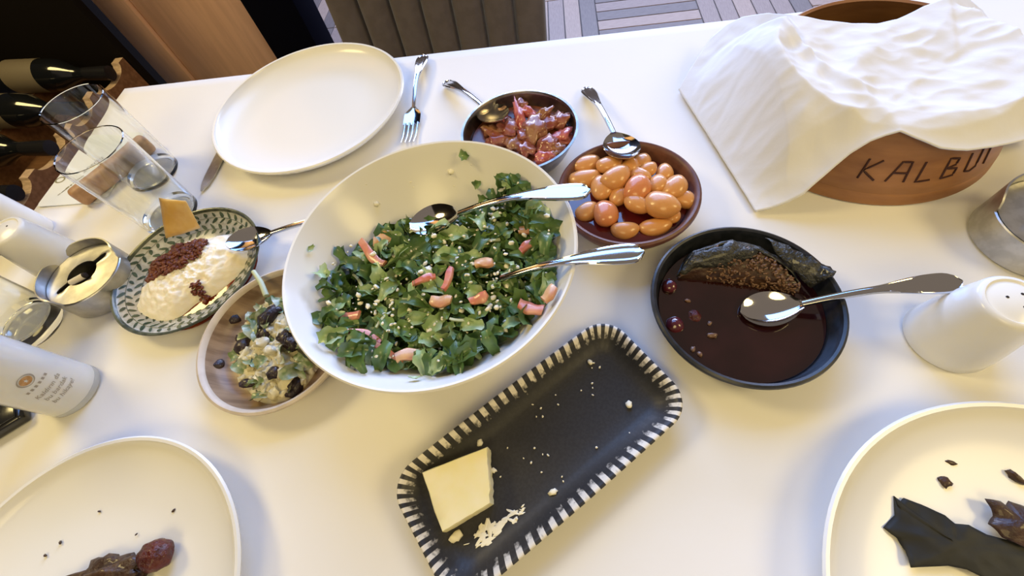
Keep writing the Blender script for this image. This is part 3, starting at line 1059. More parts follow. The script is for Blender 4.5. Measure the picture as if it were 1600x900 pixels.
BEANS = [(710, 468, 135, 76, 22, 1, 'bean at the upper left of the clay dish, against the rim'), (698, 537, 152, 74, 8, 1, 'long bean at the far left of the clay dish'),
         (818, 472, 120, 74, 18, 2, 'bean just left of the spoon tip in the clay dish'), (848, 530, 132, 92, 32, 3, 'large bean slanting below the spoon tip'),
         (780, 578, 92, 115, 100, 1, 'bean half hidden under the slanting bean, left of centre'), (912, 478, 76, 78, 60, 2, 'small bean touching the spoon tip'),
         (968, 458, 84, 66, -20, 1, 'bean right of the spoon tip in the clay dish'), (1000, 492, 64, 66, -40, 2, 'short bean at the top of the heap beside the spoon bowl'),
         (962, 525, 100, 62, -22, 2, 'narrow bean in the upper middle of the heap'), (947, 582, 125, 96, -16, 3, 'reddish orange bean in the very middle of the heap'),
         (1042, 562, 80, 94, 75, 2, 'pale bean right of the middle of the heap'), (1072, 512, 86, 80, -10, 1, 'bean at the upper right of the heap'),
         (1120, 578, 98, 108, 50, 2, 'plump bean at the right of the heap'), (1162, 637, 72, 122, 72, 1, 'bean farthest right along the clay rim'),
         (1062, 660, 142, 108, -22, 3, 'largest pale bean at the lower right of the heap'), (945, 652, 122, 84, -38, 2, 'bean sloping into the sauce below the middle'),
         (857, 615, 76, 95, 95, 1, 'bean pointing down below the slanting bean'), (797, 700, 96, 122, 95, 1, 'reddest bean standing apart in the sauce at the left'),
         (712, 690, 82, 90, -45, 0, 'bean half hidden by the spoon handle at the left rim'), (890, 778, 130, 72, 4, 0, 'bean lying alone in the sauce at the front'),
         (1035, 762, 152, 66, 8, 0, 'long bean lying at the front right rim'), (1112, 716, 76, 58, 30, 1, 'bean wedged under the largest pale bean')]
for i, (cx, cy, ln, wd_, ang, lv_, lab) in enumerate(BEANS):
    z = (.0250, .0285, .0345, .0385)[lv_]
    p = P(680 + cx / 3, 100 + cy / 3, z)
    e = P(680 + (cx + ln / 2 * math.cos(R(ang))) / 3, 100 + (cy - ln / 2 * math.sin(R(ang))) / 3, z) - p
    s = P(680 + (cx + wd_ / 2 * math.sin(R(ang))) / 3, 100 + (cy + wd_ / 2 * math.cos(R(ang))) / 3, z) - p
    a, b = e.length, s.length
    rz = math.atan2(e.y, e.x)
    if b > a: a, b, rz = b, a, rz + R(90)
    b = max(b * .92, a * .55)
    a = max(a, b * 1.30)
    o = link('bean', bm_[4 if i in (9, 17) else i % 4], None, None, p, (rs.uniform(-.3, .3), rs.uniform(-.12, .12), rz), (a * 1.07, b * 1.07, b))
    tag(o, 'orange ' + lab if 'reddish' not in lab and 'reddest' not in lab else lab, 'bean', 'beans in the clay dish')

# ------------------------------------------------------------------ stewed pieces in copper bowl
sc = link('stew_sauce', lathe('stew_sauce', [(0, .0037), (.046, .0075), (.0635, .0300), (.0625, .0308), (.05, .0305), (0, .0305)], 64), M['meat_sauce'], None, CB)
tag(sc, 'brown oily sauce filling the copper bowl', 'sauce')
MEAT = [(265, 318, 95, 50, -25, 'b', 1, 'tan flat piece at the left of the copper bowl'), (295, 355, 100, 60, 15, 'a', 1, 'reddish piece at the front left of the copper bowl'),
        (370, 368, 70, 80, 55, 'b', 1, 'tan piece standing at the front of the copper bowl'), (435, 395, 95, 85, -5, 'a', 1, 'glossy red brown piece at the front of the copper bowl'),
        (465, 305, 95, 90, 70, 'b', 3, 'large yellowish tan chunk on top of the stew'), (395, 250, 110, 40, -70, 'c', 3, 'bright pink strip at the far side of the copper bowl'),
        (440, 232, 80, 34, -25, 'c', 3, 'second bright pink strip behind the tan chunk'), (500, 240, 90, 36, 28, 'b', 3, 'pale tan strip slanting at the far side of the bowl'),
        (400, 195, 60, 45, 40, 'a', 2, 'small dark red piece at the far rim of the copper bowl'), (345, 300, 95, 80, 30, 'a', 2, 'dark red piece left of the pink strip'),
        (530, 275, 70, 90, 80, 'a', 2, 'red brown piece right of the tan chunk'), (585, 265, 95, 60, -10, 'a', 2, 'dark red piece at the right far side of the copper bowl'),
        (595, 340, 80, 80, 40, 'c', 1, 'pink glossy piece at the right of the copper bowl'), (530, 375, 95, 70, 10, 'a', 2, 'red brown piece at the right front of the stew'),
        (510, 440, 100, 60, 5, 'c', 1, 'pinkish piece at the very front of the copper bowl'), (575, 405, 80, 50, 40, 'b', 1, 'tan piece at the front right rim of the copper bowl'),
        (420, 330, 80, 60, 0, 'a', 2, 'dark red piece under the large tan chunk'), (320, 275, 70, 50, 45, 'c', 1, 'small pink piece at the left of the pink strip')]
for i, (cx, cy, ln, wd_, ang, mk, lv_, lab) in enumerate(MEAT):
    z = (.030, .033, .037, .042)[lv_]
    p = P(680 + cx / 3, 100 + cy / 3, z)
    e = P(680 + (cx + ln / 2 * math.cos(R(ang))) / 3, 100 + (cy - ln / 2 * math.sin(R(ang))) / 3, z) - p
    s = P(680 + (cx + wd_ / 2 * math.sin(R(ang))) / 3, 100 + (cy + wd_ / 2 * math.cos(R(ang))) / 3, z) - p
    me = chunk('stew_piece', (e.length, max(s.length, .005), .0065), i + 5, .62, 1.9, 3)
    o = link('stew_piece', me, M['meat_' + mk], None, p, (rs.uniform(-.3, .3), rs.uniform(-.3, .3), math.atan2(e.y, e.x)))
    tag(o, lab, 'stewed piece', 'pieces in the copper bowl')

# ------------------------------------------------------------------ stuffed wedge in black dish
dz = .016
wp = thing('stuffed_leaf_wedge', KD, 'dark leaf wrapped wedge with brown rice filling at the back of the black dish', 'stuffed leaf')
a0 = P(1058, 432, dz) - KD; a1 = P(1078, 396, .024) - KD; a2 = P(1150, 372, .030) - KD; a3 = P(1205, 378, .030) - KD; a4 = P(1252, 412, .024) - KD; a5 = P(1242, 456, dz) - KD; a6 = P(1170, 447, dz) - KD; a7 = P(1105, 440, dz) - KD
# body: loft between a back-left arc and the front cut line, with a ridge
cut = [a0, a7, a6, a5]


def lerp_path(pts, t):
    t = max(0, min(1, t)) * (len(pts) - 1)
    i = min(int(t), len(pts) - 2)
    return pts[i].lerp(pts[i + 1], t - i)


back = [a0, P(1070, 402, .012) - KD, P(1130, 380, .012) - KD, P(1195, 378, .012) - KD, P(1250, 408, .012) - KD, a5 + Vector((.006, .004, 0))]
ridge = [a0 + Vector((.002, .002, .003)), P(1085, 395, .034) - KD, P(1140, 378, .044) - KD, P(1185, 392, .042) - KD, P(1225, 415, .034) - KD, a5 + Vector((.002, .003, .008))]
# stay inside the dish wall
for L_ in (back, ridge):
    for v in L_:
        r = math.hypot(v.x, v.y)
        if r > .073: v.x *= .073 / r; v.y *= .073 / r
nu, nvv = 30, 9
vs, fs = [], []
for i in range(nu):
    u = i / (nu - 1)
    b, r_ = lerp_path(back, u), lerp_path(ridge, u)
    for j in range(nvv):
        t = j / (nvv - 1)
        p = b.lerp(r_, t)
        p.z = b.z + (r_.z - b.z) * math.sin(t * math.pi / 2) + .0022 * noise.noise(p * 120) + .0012 * noise.noise(p * 300)
        vs.append(p)
for i in range(nu - 1):
    for j in range(nvv - 1):
        a = i * nvv + j
        fs.append((a, a + 1, a + nvv + 1, a + nvv))
# leaf also folds over the ridge on the left half
st = len(vs)
fold = [a0 + Vector((.004, -.002, .002)), P(1085, 418, .028) - KD, P(1130, 418, .030) - KD, P(1172, 414, .030) - KD]
for i in range(16):
    u = i / 15
    r_, b = lerp_path(ridge[:4], u), lerp_path(fold, u)
    for j in range(7):
        t = j / 6
        p = r_.lerp(b, t)
        p.z += .004 * math.sin(t * math.pi) + .0022 * noise.noise(p * 120 + Vector((3, 0, 0))) + .0012 * noise.noise(p * 320)
        vs.append(p)
for i in range(15):
    for j in range(6):
        a = st + i * 7 + j
        fs.append((a, a + 1, a + 8, a + 7))
lo = link('leaf_wrap', mesh('leaf_wrap', vs, fs, True, 0), M['stuffed_leaf'], wp)
add_mod(lo, 'SOLIDIFY', thickness=.0012, offset=0)
vs, fs = [], []
for i in range(34):
    u = i / 33
    c, r_ = lerp_path(cut, u), lerp_path(ridge, u)
    for j in range(16):
        t = j / 15
        p = Vector((c.x, c.y, dz - .004)).lerp(r_ - Vector((0, 0, .0012)), t)
        p.y += .0015 * noise.noise(p * 150) - .004 * math.sin(t * math.pi)
        p.z += .0022 * noise.noise(p * 220) + .003 * math.sin(t * math.pi)
        vs.append(p)
for i in range(33):
    for j in range(15):
        a = i * 16 + j
        fs.append((a, a + 16, a + 17, a + 1))
fo = link('rice_filling', mesh('rice_filling', vs, fs, True, 0), M['filling'], wp)
add_mod(fo, 'SOLIDIFY', thickness=.002, offset=-1)
gr = chunk('grain', (.0030, .0013, .0012), 3, .2, 1.2, 1)
items = []
for i in range(230):
    u, t = rs.uniform(.30, .99), rs.uniform(.05, .98)
    c, r_ = lerp_path(cut, u), lerp_path(ridge, u)
    p = Vector((c.x, c.y, dz - .004)).lerp(r_, t)
    p.y -= .004 * math.sin(t * math.pi); p.z += .003 * math.sin(t * math.pi)
    items.append((gr, Matrix.Translation(p) @ Matrix.Rotation(rs.uniform(0, 6), 4, 'Z') @ Matrix.Rotation(rs.uniform(-1, 1), 4, 'Y')))
o = link('rice_grains', join_meshes('rice_grains', items), M['rice'], wp); o['kind'] = 'stuff'
# torn flap to the right
fl = [P(1195, 372, .040), P(1225, 382, .041), P(1258, 398, .039), P(1285, 412, .038), P(1306, 424, .040)]
fw = [P(1215, 400, .038), P(1236, 418, .036), P(1256, 440, .026), P(1266, 450, .022), P(1303, 430, .039)]
vs, fs = [], []
for i in range(18):
    u = i / 17
    b, r_ = lerp_path(fl, u) - KD, lerp_path(fw, u) - KD
    for j in range(7):
        t = j / 6
        p = b.lerp(r_, t)
        p += Vector((0, 0, .003 * noise.noise(p * 130 + Vector((9, 0, 0))) + .003 * math.sin(t * math.pi)))
        p += Vector((.0015, .0015, 0)) * noise.noise(p * 400)
        vs.append(p)
for i in range(17):
    for j in range(6):
        a = i * 7 + j
        fs.append((a, a + 1, a + 8, a + 7))
lo = link('leaf_flap', mesh('leaf_flap', vs, fs, True, 0), M['stuffed_leaf'], wp)
add_mod(lo, 'SOLIDIFY', thickness=.0012, offset=0)
# cherries and scraps in the sauce
for px, py, r, z, mk, lab in ((1046, 447, .0072, .0168, 'cherry', 'red sour cherry beside the wedge in the black dish'), (1054, 508, .0085, .0135, 'cherry', 'dark sour cherry half sunk at the left of the black dish'),
                              (1084, 496, .0075, .0115, 'cherry_dry', 'wrinkled dark cherry right of the half sunk cherry')):
    o = link('sour_cherry', chunk('sour_cherry', (r, r, r * .85), int(px), .10, 1.4, 3), M[mk], None, P(px, py, z))
    tag(o, lab, 'cherry', 'cherries in the black dish')
for i, (px, py, s, lab) in enumerate(((1113, 524, .0042, 'largest rice scrap floating in the cherry sauce'), (1083, 546, .0032, 'rice scrap left of the front wall of the black dish'), (1094, 554, .0030, 'rice scrap nearest the front of the black dish'),
                                      (1075, 470, .0030, 'small scrap under the red cherry in the sauce'), (1109, 505, .0026, 'small scrap right of the wrinkled cherry'))):
    o = link('food_scrap', chunk('food_scrap', (s, s * .7, s * .5), 20 + i, .5, 1.6, 2), M['rice'], None, P(px, py, .0155), (0, 0, i))
    tag(o, lab, 'scrap')

# ------------------------------------------------------------------ soft cheese plate
zc = .0045
lc = P(290, 420, .022) - LP


def lab_r(a): return .062 * (1 + .16 * math.cos(2 * (a - R(40))) + .07 * math.sin(3 * a + 1) + .04 * math.sin(7 * a))


def lab_z(rho, a, x, y):
    h = .021 * (1 - rho ** 3.2)
    return .003 + h + (.0045 * noise.noise((x * 60, y * 60, 1)) + .0034 * noise.noise((x * 150, y * 150, 4)) + .0016 * noise.noise((x * 380, y * 380, 9))) * (1 - rho ** 4)
oi = link('pepper_oil', mound('pepper_oil', lambda a: .066 * (1 + .06 * math.sin(3 * a)), lambda rho, a, x, y: .0035, 4, 60), M['pepper_oil'], None, LP + Vector((.012, -.008, .0052)))
tag(oi, 'red pepper oil pooled around the soft cheese on the patterned plate', 'oil')
lo = link('soft_cheese_mound', mound('soft_cheese_mound', lab_r, lab_z, 56, 150), M['labneh'], None, Vector((LP.x + lc.x, LP.y + lc.y, T + zc)))
tag(lo, 'mound of white soft cheese on the leaf patterned plate', 'cheese')
fm = [chunk('flake_%d' % i, (.0032, .0022, .0014), 200 + i, .5, 1.7, 1, True) for i in range(6)]
items = []
LC = lo.location
for i in range(620):
    a = rs.uniform(0, 6.283); r = math.sqrt(rs.random())
    p = P(272 + 46 * r * math.cos(a) - 22 * r * math.sin(a), 405 + 30 * r * math.sin(a) - 12 * r * math.cos(a), .027)
    if i > 585: p = P(rs.gauss(305, 4), rs.gauss(451, 6), .024)
    dx, dy = p.x - LC.x, p.y - LC.y
    rho = min(math.hypot(dx, dy) / lab_r(math.atan2(dy, dx)), .98)
    z = lab_z(rho, 0, dx, dy) + zc + .001 + (1 - r) * .005 * rs.random() + .001
    items.append((fm[i % 6], Matrix.Translation((p.x, p.y, T + z)) @ Matrix.Rotation(rs.uniform(0, 6), 4, 'Z') @ Matrix.Rotation(rs.uniform(-.8, .8), 4, 'X') @ Matrix.Scale(rs.uniform(.7, 1.3), 4)))
o = link('pepper_crumble', join_meshes('pepper_crumble', items), M['pepper_flake'])
tag(o, 'heap of dark red toasted pepper crumble on the soft cheese', 'topping', kind='stuff')
# crisp
q0, q1, q2, q3 = P(260, 372, .026), P(313, 356, .026), P(290, 314, .062), P(249, 309, .066)
vs, fs = [], []
for i in range(10):
    for j in range(10):
        u, t = i / 9, j / 9
        p = q0.lerp(q1, u).lerp(q3.lerp(q2, u), t)
        p += Vector((0, -.002, .001)) * math.sin(u * 3.1) + Vector((0, .0012, 0)) * noise.noise(p * 90)
        vs.append(p)
for i in range(9):
    for j in range(9):
        a = i * 10 + j
        fs.append((a, a + 10, a + 11, a + 1))
o = link('crisp', mesh('crisp', vs, fs, True, 0), M['crisp'])
add_mod(o, 'SOLIDIFY', thickness=.0018, offset=0)
tag(o, 'golden four sided crisp standing in the soft cheese', 'crisp')

# ------------------------------------------------------------------ creamy purslane with raisins
yc = Vector((YD.x + .006, YD.y + .002, T))


def yog_r(a): return .0625 * (1 + .07 * math.cos(2 * (a - R(70))) + .08 * math.sin(3 * a) + .05 * math.sin(5 * a + 2))


def yog_z(rho, a, x, y):
    return .002 + .016 * (1 - rho ** 2.6) + (.007 * noise.noise((x * 70, y * 70, 7)) + .0045 * noise.noise((x * 150, y * 150, 2)) + .0015 * noise.noise((x * 330, y * 330, 3))) * (1 - rho ** 3)
lump_items = [(mound('creamy_mound', yog_r, yog_z, 50, 140), Matrix.Identity(4))]
lumps_ = [chunk('lump_%d' % i, (.0065, .0045, .0035), 700 + i, .6, 1.8, 2) for i in range(6)]
for i in range(120):
    a = rs.uniform(0, 6.283); r = math.sqrt(rs.random()) * .95
    x, y = yog_r(a) * r * math.cos(a), yog_r(a) * r * math.sin(a)
    lump_items.append((lumps_[i % 6], Matrix.Translation((x, y, yog_z(r, a, x, y))) @ Matrix.Rotation(rs.uniform(0, 6), 4, 'Z') @ Matrix.Rotation(rs.uniform(-.5, .5), 4, 'X') @ Matrix.Scale(rs.uniform(.6, 1.3), 4)))
yo = link('creamy_salad', join_meshes('creamy_salad', lump_items), M['yogurt'], None, Vector((yc.x, yc.y, T + .0062)))
tag(yo, 'creamy yogurt and herb mixture in the beige dish', 'yogurt salad')
pl = []
for i in range(6):
    me = leaf_mesh('purslane_%d' % i, rs.uniform(.014, .024), rs.uniform(.009, .015), 300 + i, .6, .3)
    me.materials.append(M['purslane']); pl.append(me)


def yog_top(x, y):
    dx, dy = x - yc.x, y - yc.y
    rho = min(math.hypot(dx, dy) / yog_r(math.atan2(dy, dx)), .99)
    return yog_z(rho, 0, dx, dy) + .0062
for i in range(70):
    a = rs.uniform(0, 6.283); r = math.sqrt(rs.random()) * .93
    x, y = yc.x + yog_r(a) * r * math.cos(a), yc.y + yog_r(a) * r * math.sin(a)
    o = link('purslane_leaf', pl[i % 6], None, None, (x, y, T + yog_top(x, y) + rs.uniform(-.001, .003)), (rs.uniform(-.6, .6), rs.uniform(-.5, .5), rs.uniform(0, 6.3)), rs.uniform(.6, 1.0))
    tag(o, 'cream coated purslane leaf in the beige dish', 'leaf', 'purslane leaves in the beige dish')
o = link('purslane_sprig', tube_mesh('purslane_sprig', [P(396, 424, .036), P(408, 442, .034), P(416, 462, .030)], [.0026, .0030, .0032], 8), M['pale_stem'])
tag(o, 'pale green stem poking out at the top of the beige dish', 'stem')
RAIS = [(478, 515, 38, 28, 'dark raisin at the upper left of the creamy salad'), (612, 510, 46, 30, 'long raisin near the salad bowl rim, in the middle'), (595, 572, 34, 32, 'round raisin in the middle of the creamy salad'),
        (680, 580, 40, 36, 'large raisin at the right, beside the salad bowl'), (520, 615, 34, 30, 'raisin left of the centre of the creamy salad'), (505, 590, 18, 14, 'small raisin piece left of the centre'),
        (424, 690, 28, 24, 'lone raisin at the far left of the beige dish'), (632, 717, 26, 24, 'round raisin at the lower middle of the beige dish'), (712, 762, 36, 30, 'raisin nearest the front of the beige dish'),
        (700, 790, 26, 20, 'small raisin just below the frontmost large raisin'), (535, 755, 18, 30, 'narrow raisin at the lower left of the creamy salad'), (700, 610, 34, 26, 'raisin tucked beside the large right raisin'),
        (640, 492, 30, 20, 'small dark raisin at the upper right by the bowl')]
for i, (cx, cy, w, h, lab) in enumerate(RAIS):
    px, py = 160 + cx / 2.3675, 280 + cy / 2.3675
    p = P(px, py, .022)
    z = max(yog_top(p.x, p.y) + .002, .008)
    p = P(px, py, z)
    s = w / 2.3675 / 1500
    o = link('raisin', chunk('raisin', (s, s * h / w, s * .6), 400 + i, .35, 1.9, 2), M['raisin'], None, p, (rs.uniform(-.3, .3), rs.uniform(-.3, .3), i * 1.1))
    tag(o, lab, 'raisin', 'raisins in the beige dish')

# ------------------------------------------------------------------ cheese block on the tray
cz0, cz1 = .0052, .0235
tp = [P(659, 738, cz1), P(761, 698, cz1), P(766, 786, cz1), P(690, 832, cz1)]
pts = []
for k in range(4):
    a, b = tp[k], tp[(k + 1) % 4]
    n = 14 if k in (1, 2) else 6
    for i in range(n):
        p = a.lerp(b, i / n)
        j = (.0012 if k in (1, 2) else .0003) * noise.noise(p * 260)
        pts.append((p.x + j, p.y + j))
vs, fs = [], []
n = len(pts)
cxm = sum(p[0] for p in pts) / n; cym = sum(p[1] for p in pts) / n
for (ins, z) in ((.999, cz0), (1.0, cz0 + .004), (1.005, cz0 + .010), (1.0, cz1 - .0012), (.975, cz1), (.6, cz1 + .0002), (.2, cz1)):
    for i, p in enumerate(pts):
        wv = .0009 * noise.noise((p[0] * 250, p[1] * 250, z * 300)) if z < cz1 - .0005 else 0
        vs.append((cxm + (p[0] - cxm) * ins + wv, cym + (p[1] - cym) * ins + wv, T + z))
for l in range(6):
    for k in range(n):
        a = l * n + k; b = l * n + (k + 1) % n
        fs.append((a, b, b + n, a + n))
fs.append([6 * n + k for k in range(n)]); fs.append([k for k in range(n)][::-1])
o = link('cheese_block', mesh('cheese_block', vs, fs, True, 50), M['butter'])
bm = bmesh.new(); bm.from_mesh(o.data); bmesh.ops.recalc_face_normals(bm, faces=bm.faces); bm.to_mesh(o.data); bm.free()
tag(o, 'pale yellow rectangular cheese block on the left end of the striped tray', 'cheese')
items = []
spots = [(927, 567), (937, 574), (925, 575), (985, 568), (993, 577), (976, 546), (832, 632), (845, 638), (848, 651), (872, 632), (908, 610), (926, 606), (926, 617), (925, 599), (793, 700), (818, 716), (835, 700), (848, 710),
         (856, 711), (846, 738), (878, 745), (880, 752), (932, 699), (830, 723), (984, 677), (1006, 668), (782, 745), (838, 651), (868, 617), (960, 540), (864, 770), (807, 810)]
for i, (px, py) in enumerate(spots):
    items.append((cm[i % 6], Matrix.Translation(P(px, py, .0062)) @ Matrix.Rotation(i, 4, 'Z') @ Matrix.Scale(.45 + .35 * rs.random(), 4)))
o = link('tray_crumbs', join_meshes('tray_crumbs', items), M['crumb'])
tag(o, 'tiny cheese crumbs sprinkled over the charcoal tray', 'crumbs', kind='stuff')
for i, (px, py, s, lab) in enumerate(((983, 632, .0036, 'largest cheese crumb alone at the right of the tray'), (922, 566, .0028, 'flat cheese crumb near the far end of the tray'), (864, 769, .0034, 'cheese crumb standing in front of the block on the tray'),
                                      (750, 692, .0034, 'cheese crumb at the far corner of the block'), (897, 544, .0030, 'cheese crumb on the far left tray wall'), (771, 735, .0026, 'cheese sliver right of the block'),
                                      (713, 838, .0052, 'broken cheese piece in front of the block'))):
    o = link('cheese_crumb', chunk('cheese_crumb', (s * .8, s, s * .55), 500 + i, .55, 1.7, 2), M['crumb'], None, P(px, py, .0068 if i != 4 else .013), (0, 0, i * .9))
    tag(o, lab, 'crumb')


items = []
for k in range(46):
    u = rs.random()
    cx_, cy_ = 735 + 92 * u + rs.gauss(0, 4), 856 - 66 * u + rs.gauss(0, 6)
    if rs.random() < .3: cx_, cy_ = rs.gauss(763, 8), rs.gauss(825, 4)
    wdt = (.5 + 1.2 * math.sin(math.pi * min(1, u * 1.1)))
    items.append((cm[k % 6], Matrix.Translation(P(cx_, cy_, .0054)) @ Matrix.Rotation(R(35) + rs.gauss(0, .5), 4, 'Z') @ Matrix.Diagonal((wdt * rs.uniform(1, 3.2), wdt * rs.uniform(.5, 1.2), .45, 1))))
o = link('cheese_smear', join_meshes('cheese_smear', items), M['crumb'])
tag(o, 'broken white smear of cheese in front of the block on the tray', 'smear', kind='stuff')

# ------------------------------------------------------------------ leftovers on the near plates
o = link('plate_cherry', chunk('plate_cherry', (.0138, .0125, .0105), 71, .13, 1.9, 4), M['cherry_dry'], None, P(243, 868, .015))
tag(o, 'dark red wrinkled cherry on the lower left plate', 'cherry')
vs = []
me = chunk('meat_scrap', (.036, .016, .009), 77, .5, 2.2, 4)
o = link('meat_scrap', me, M['filling'], None, P(165, 905, .011), (0, 0, R(14)))
tag(o, 'brown shredded meat scrap beside the cherry on the lower left plate', 'meat')
for i, (px, py, s, lab) in enumerate(((155, 799, .0016, 'tiny dark crumb, topmost on the lower left plate'), (271, 798, .0020, 'tiny dark crumb above the cherry on the lower left plate'), (94, 848, .0022, 'dark crumb at the left of the lower left plate'),
                                      (71, 868, .0022, 'dark crumb farthest left on the lower left plate'), (213, 835, .0013, 'tiniest crumb left of the cherry'))):
    o = link('plate_crumb', chunk('plate_crumb', (s, s * .6, s * .5), 90 + i, .5, 1.6, 1), M['filling'], None, P(px, py, .0062), (0, 0, i))
    tag(o, lab, 'crumb')
for i, (px, py, s, lab) in enumerate(((1482, 722, .0046, 'narrow brown scrap, topmost on the lower right plate'), (1477, 753, .0046, 'round brown scrap on the lower right plate'), (1587, 746, .0066, 'curved brown scrap at the right picture edge on the plate'),
                                      (1594, 643, .0016, 'tiny crumb on the far wall of the lower right plate'))):
    z = .0072 if i < 3 else .018
    o = link('plate_crumb', chunk('plate_crumb', (s, s * (.45 if i != 1 else .9), s * .5), 110 + i, .5, 1.6, 2), M['filling'], None, P(px, py, z), (0, 0, -.3 if i != 2 else -.9))
    tag(o, lab, 'crumb')


def sheet_poly(name, px_outline, px_center, z, amp, seed, mat_, lab, cat, rings=9):
    """crumpled sheet with a traced outline, lying on a plate"""
    n = len(px_outline)
    dense = []
    for i in range(n):
        a, b = px_outline[i], px_outline[(i + 1) % n]
        for k in range(5): dense.append((a[0] + (b[0] - a[0]) * k / 5, a[1] + (b[1] - a[1]) * k / 5))
    c = P(*px_center, z)
    vs, fs = [], []
    m = len(dense)
    for r in range(1, rings + 1):
        for d in dense:
            p = c.lerp(P(d[0], d[1], z), r / rings)
            p.z += amp * (noise.noise(p * 45 + Vector((seed, 0, 0))) * .6 + .5 * noise.noise(p * 110 + Vector((0, seed, 0)))) + amp * .8 * (1 - (r / rings) ** 2)
            p.z = max(p.z, T + .0066)
            vs.append(p)
    vs.append(c + Vector((0, 0, amp))); ci = len(vs) - 1
    for k in range(m): fs.append((ci, k, (k + 1) % m))
    for r in range(rings - 1):
        for k in range(m):
            a = r * m + k; b = r * m + (k + 1) % m
            fs.append((a, a + m, b + m, b))
    o = link(name, mesh(name, vs, fs, True, 45), mat_)
    add_mod(o, 'SOLIDIFY', thickness=.0010, offset=1)
    return tag(o, lab, cat)
sheet_poly('dark_leaf', [(1397, 775), (1402, 790), (1412, 778), (1440, 788), (1478, 805), (1492, 818), (1512, 820), (1540, 835), (1600, 850), (1640, 880), (1640, 930), (1560, 915), (1510, 890), (1480, 884), (1423, 887), (1415, 860), (1404, 842), (1394, 835), (1381, 824), (1399, 805)],
           (1490, 850), .0095, .0028, 4.0, M['dark_leaf'], 'large torn black green leaf on the lower right plate', 'leaf')
sheet_poly('leaf_scrap', [(1537, 779), (1562, 783), (1572, 790), (1578, 782), (1600, 790), (1640, 800), (1640, 860), (1600, 856), (1565, 840), (1545, 818), (1552, 806)],
           (1590, 815), .012, .006, 8.0, M['filling'], 'brown rice filling scrap beside the torn leaf', 'filling')

# ------------------------------------------------------------------ ashtrays
def ashtray(c, rot, lab, guards, r=.045, h=.036):
    t = thing('ashtray', (c[0], c[1], T), lab, 'ashtray', rot, 'steel ashtrays')
    link('cup', lathe('cup', [(0, .0005), (r - .003, 0), (r, .002), (r, h - .004), (r - .001, h - .003), (r - .002, h - .004), (r - .002, .003), (0, .003)], 64), M['brushed'], t)
    n = 96
    vs, fs = [], []
    def hole(a):
        rr = .0175
        for s in (0, math.pi):
            d = abs((a - s + math.pi) % (2 * math.pi) - math.pi)
            if d < .20: rr = max(rr, .0175 + .0155 * (1 - (d / .20) ** 3))
        return rr
    rows = 4
    for side in (0, 1):
        for q in range(rows):
            for k in range(n):
                a = 2 * math.pi * k / n
                ri = hole(a)
                rr = ri + (r - .0025 - ri) * q / (rows - 1)
                vs.append((rr * math.cos(a), rr * math.sin(a), h - .003 - side * .0012 + (.001 if q == 0 else 0)))
    N = rows * n
    for q in range(rows - 1):
        for k in range(n):
            a = q * n + k; b = q * n + (k + 1) % n
            fs.append((a, a + n, b + n, b)); fs.append((N + a, N + b, N + b + n, N + a + n))
    for k in range(n):
        b = (k + 1) % n
        fs.append((k, b, N + b, N + k))
        e = (rows - 1) * n
        fs.append((e + b, e + k, N + e + k, N + e + b))
    link('lid', mesh('lid', vs, fs, True, 40), M['brushed'], t)
    link('ash_bed', lathe('ash_bed', [(0, .006), (r - .004, .006), (r - .004, .0075), (0, .0085)], 40), M['charcoal'], t)
    for d0, d1 in guards:
        a0, a1 = R(d0) - rot, R(d1) - rot
        vs, fs = [], []
        m = 22
        for k in range(m + 1):
            u = k / m
            a = a0 + (a1 - a0) * u
            zt = h + .009 * min(1, min(u, 1 - u) * 7) ** .5
            for rr, z in ((r, h - .006), (r, zt), (r - .0016, zt), (r - .0016, h - .006)):
                vs.append((rr * math.cos(a), rr * math.sin(a), z))
        for k in range(m):
            for q in range(4):
                a, b = k * 4 + q, k * 4 + (q + 1) % 4
                fs.append((a, a + 4, b + 4, b))
        fs.append((0, 1, 2, 3)); fs.append((4 * m + 3, 4 * m + 2, 4 * m + 1, 4 * m))
        link('wind_guard', mesh('wind_guard', vs, fs, True, 40), M['brushed'], t)
    return t


AL = (-.576, .256)
ashtray(AL, R(58), 'round steel ashtray with a cigarette end left of the patterned plate', ((28, 143), (163, 272)))
b0 = P(118, 437, .034)
cb = thing('cigarette_end', (AL[0] + .004, AL[1] - .010, T + .0365), 'white cigarette end lying across the ashtray opening', 'cigarette')
cb.rotation_euler = (0, R(82), R(25))
link('paper_tube', lathe('paper_tube', [(0, -.010), (.0036, -.010), (.0036, .008), (0, .008)], 20), M['butt_white'], cb)
link('burnt_tip', lathe('burnt_tip', [(.0036, .008), (.0030, .0105), (0, .011)], 20), M['charcoal'], cb)
ashtray((.457, .258), R(20), 'round steel ashtray at the right picture edge above the shaker', ((50, 165), (300, 400)), r=.049)


# ------------------------------------------------------------------ shakers
def shaker(x, y, r, h, rt, lab):
    t = thing('shaker', (x, y, T), lab, 'shaker', group='white porcelain shakers')
    pr = [(0, .0005), (r * .93, 0), (r, .003)] + [(r + (rt - r) * (i / 6) ** 1.3, .003 + (h - .010) * i / 6) for i in range(1, 7)] + \
        [(rt - .0006, h - .004), (rt - .0025, h - .0012), (rt - .005, h - .0008), (rt - .0065, h - .0022), (rt * .45, h + .0002), (0, h + .0010)]
    link('shaker_body', lathe('shaker_body', pr, 64, 50), M['porcelain'], t)
    hm = lathe('pour_hole', [(0, 0), (.0011, 0), (.0011, .0004), (0, .0004)], 12)
    for k, (hx, hy) in enumerate(((-.006, .003), (.005, .005), (.001, -.006))):
        link('pour_hole', hm, M['charcoal'], t, (hx, hy, h + .0003))
    return t
shaker(.340, .157, .034, .073, .0245, 'white porcelain shaker at the right, beside the spoon handle')
shaker(-.668, .298, .031, .073, .0235, 'white porcelain shaker behind the ashtray at the left edge')
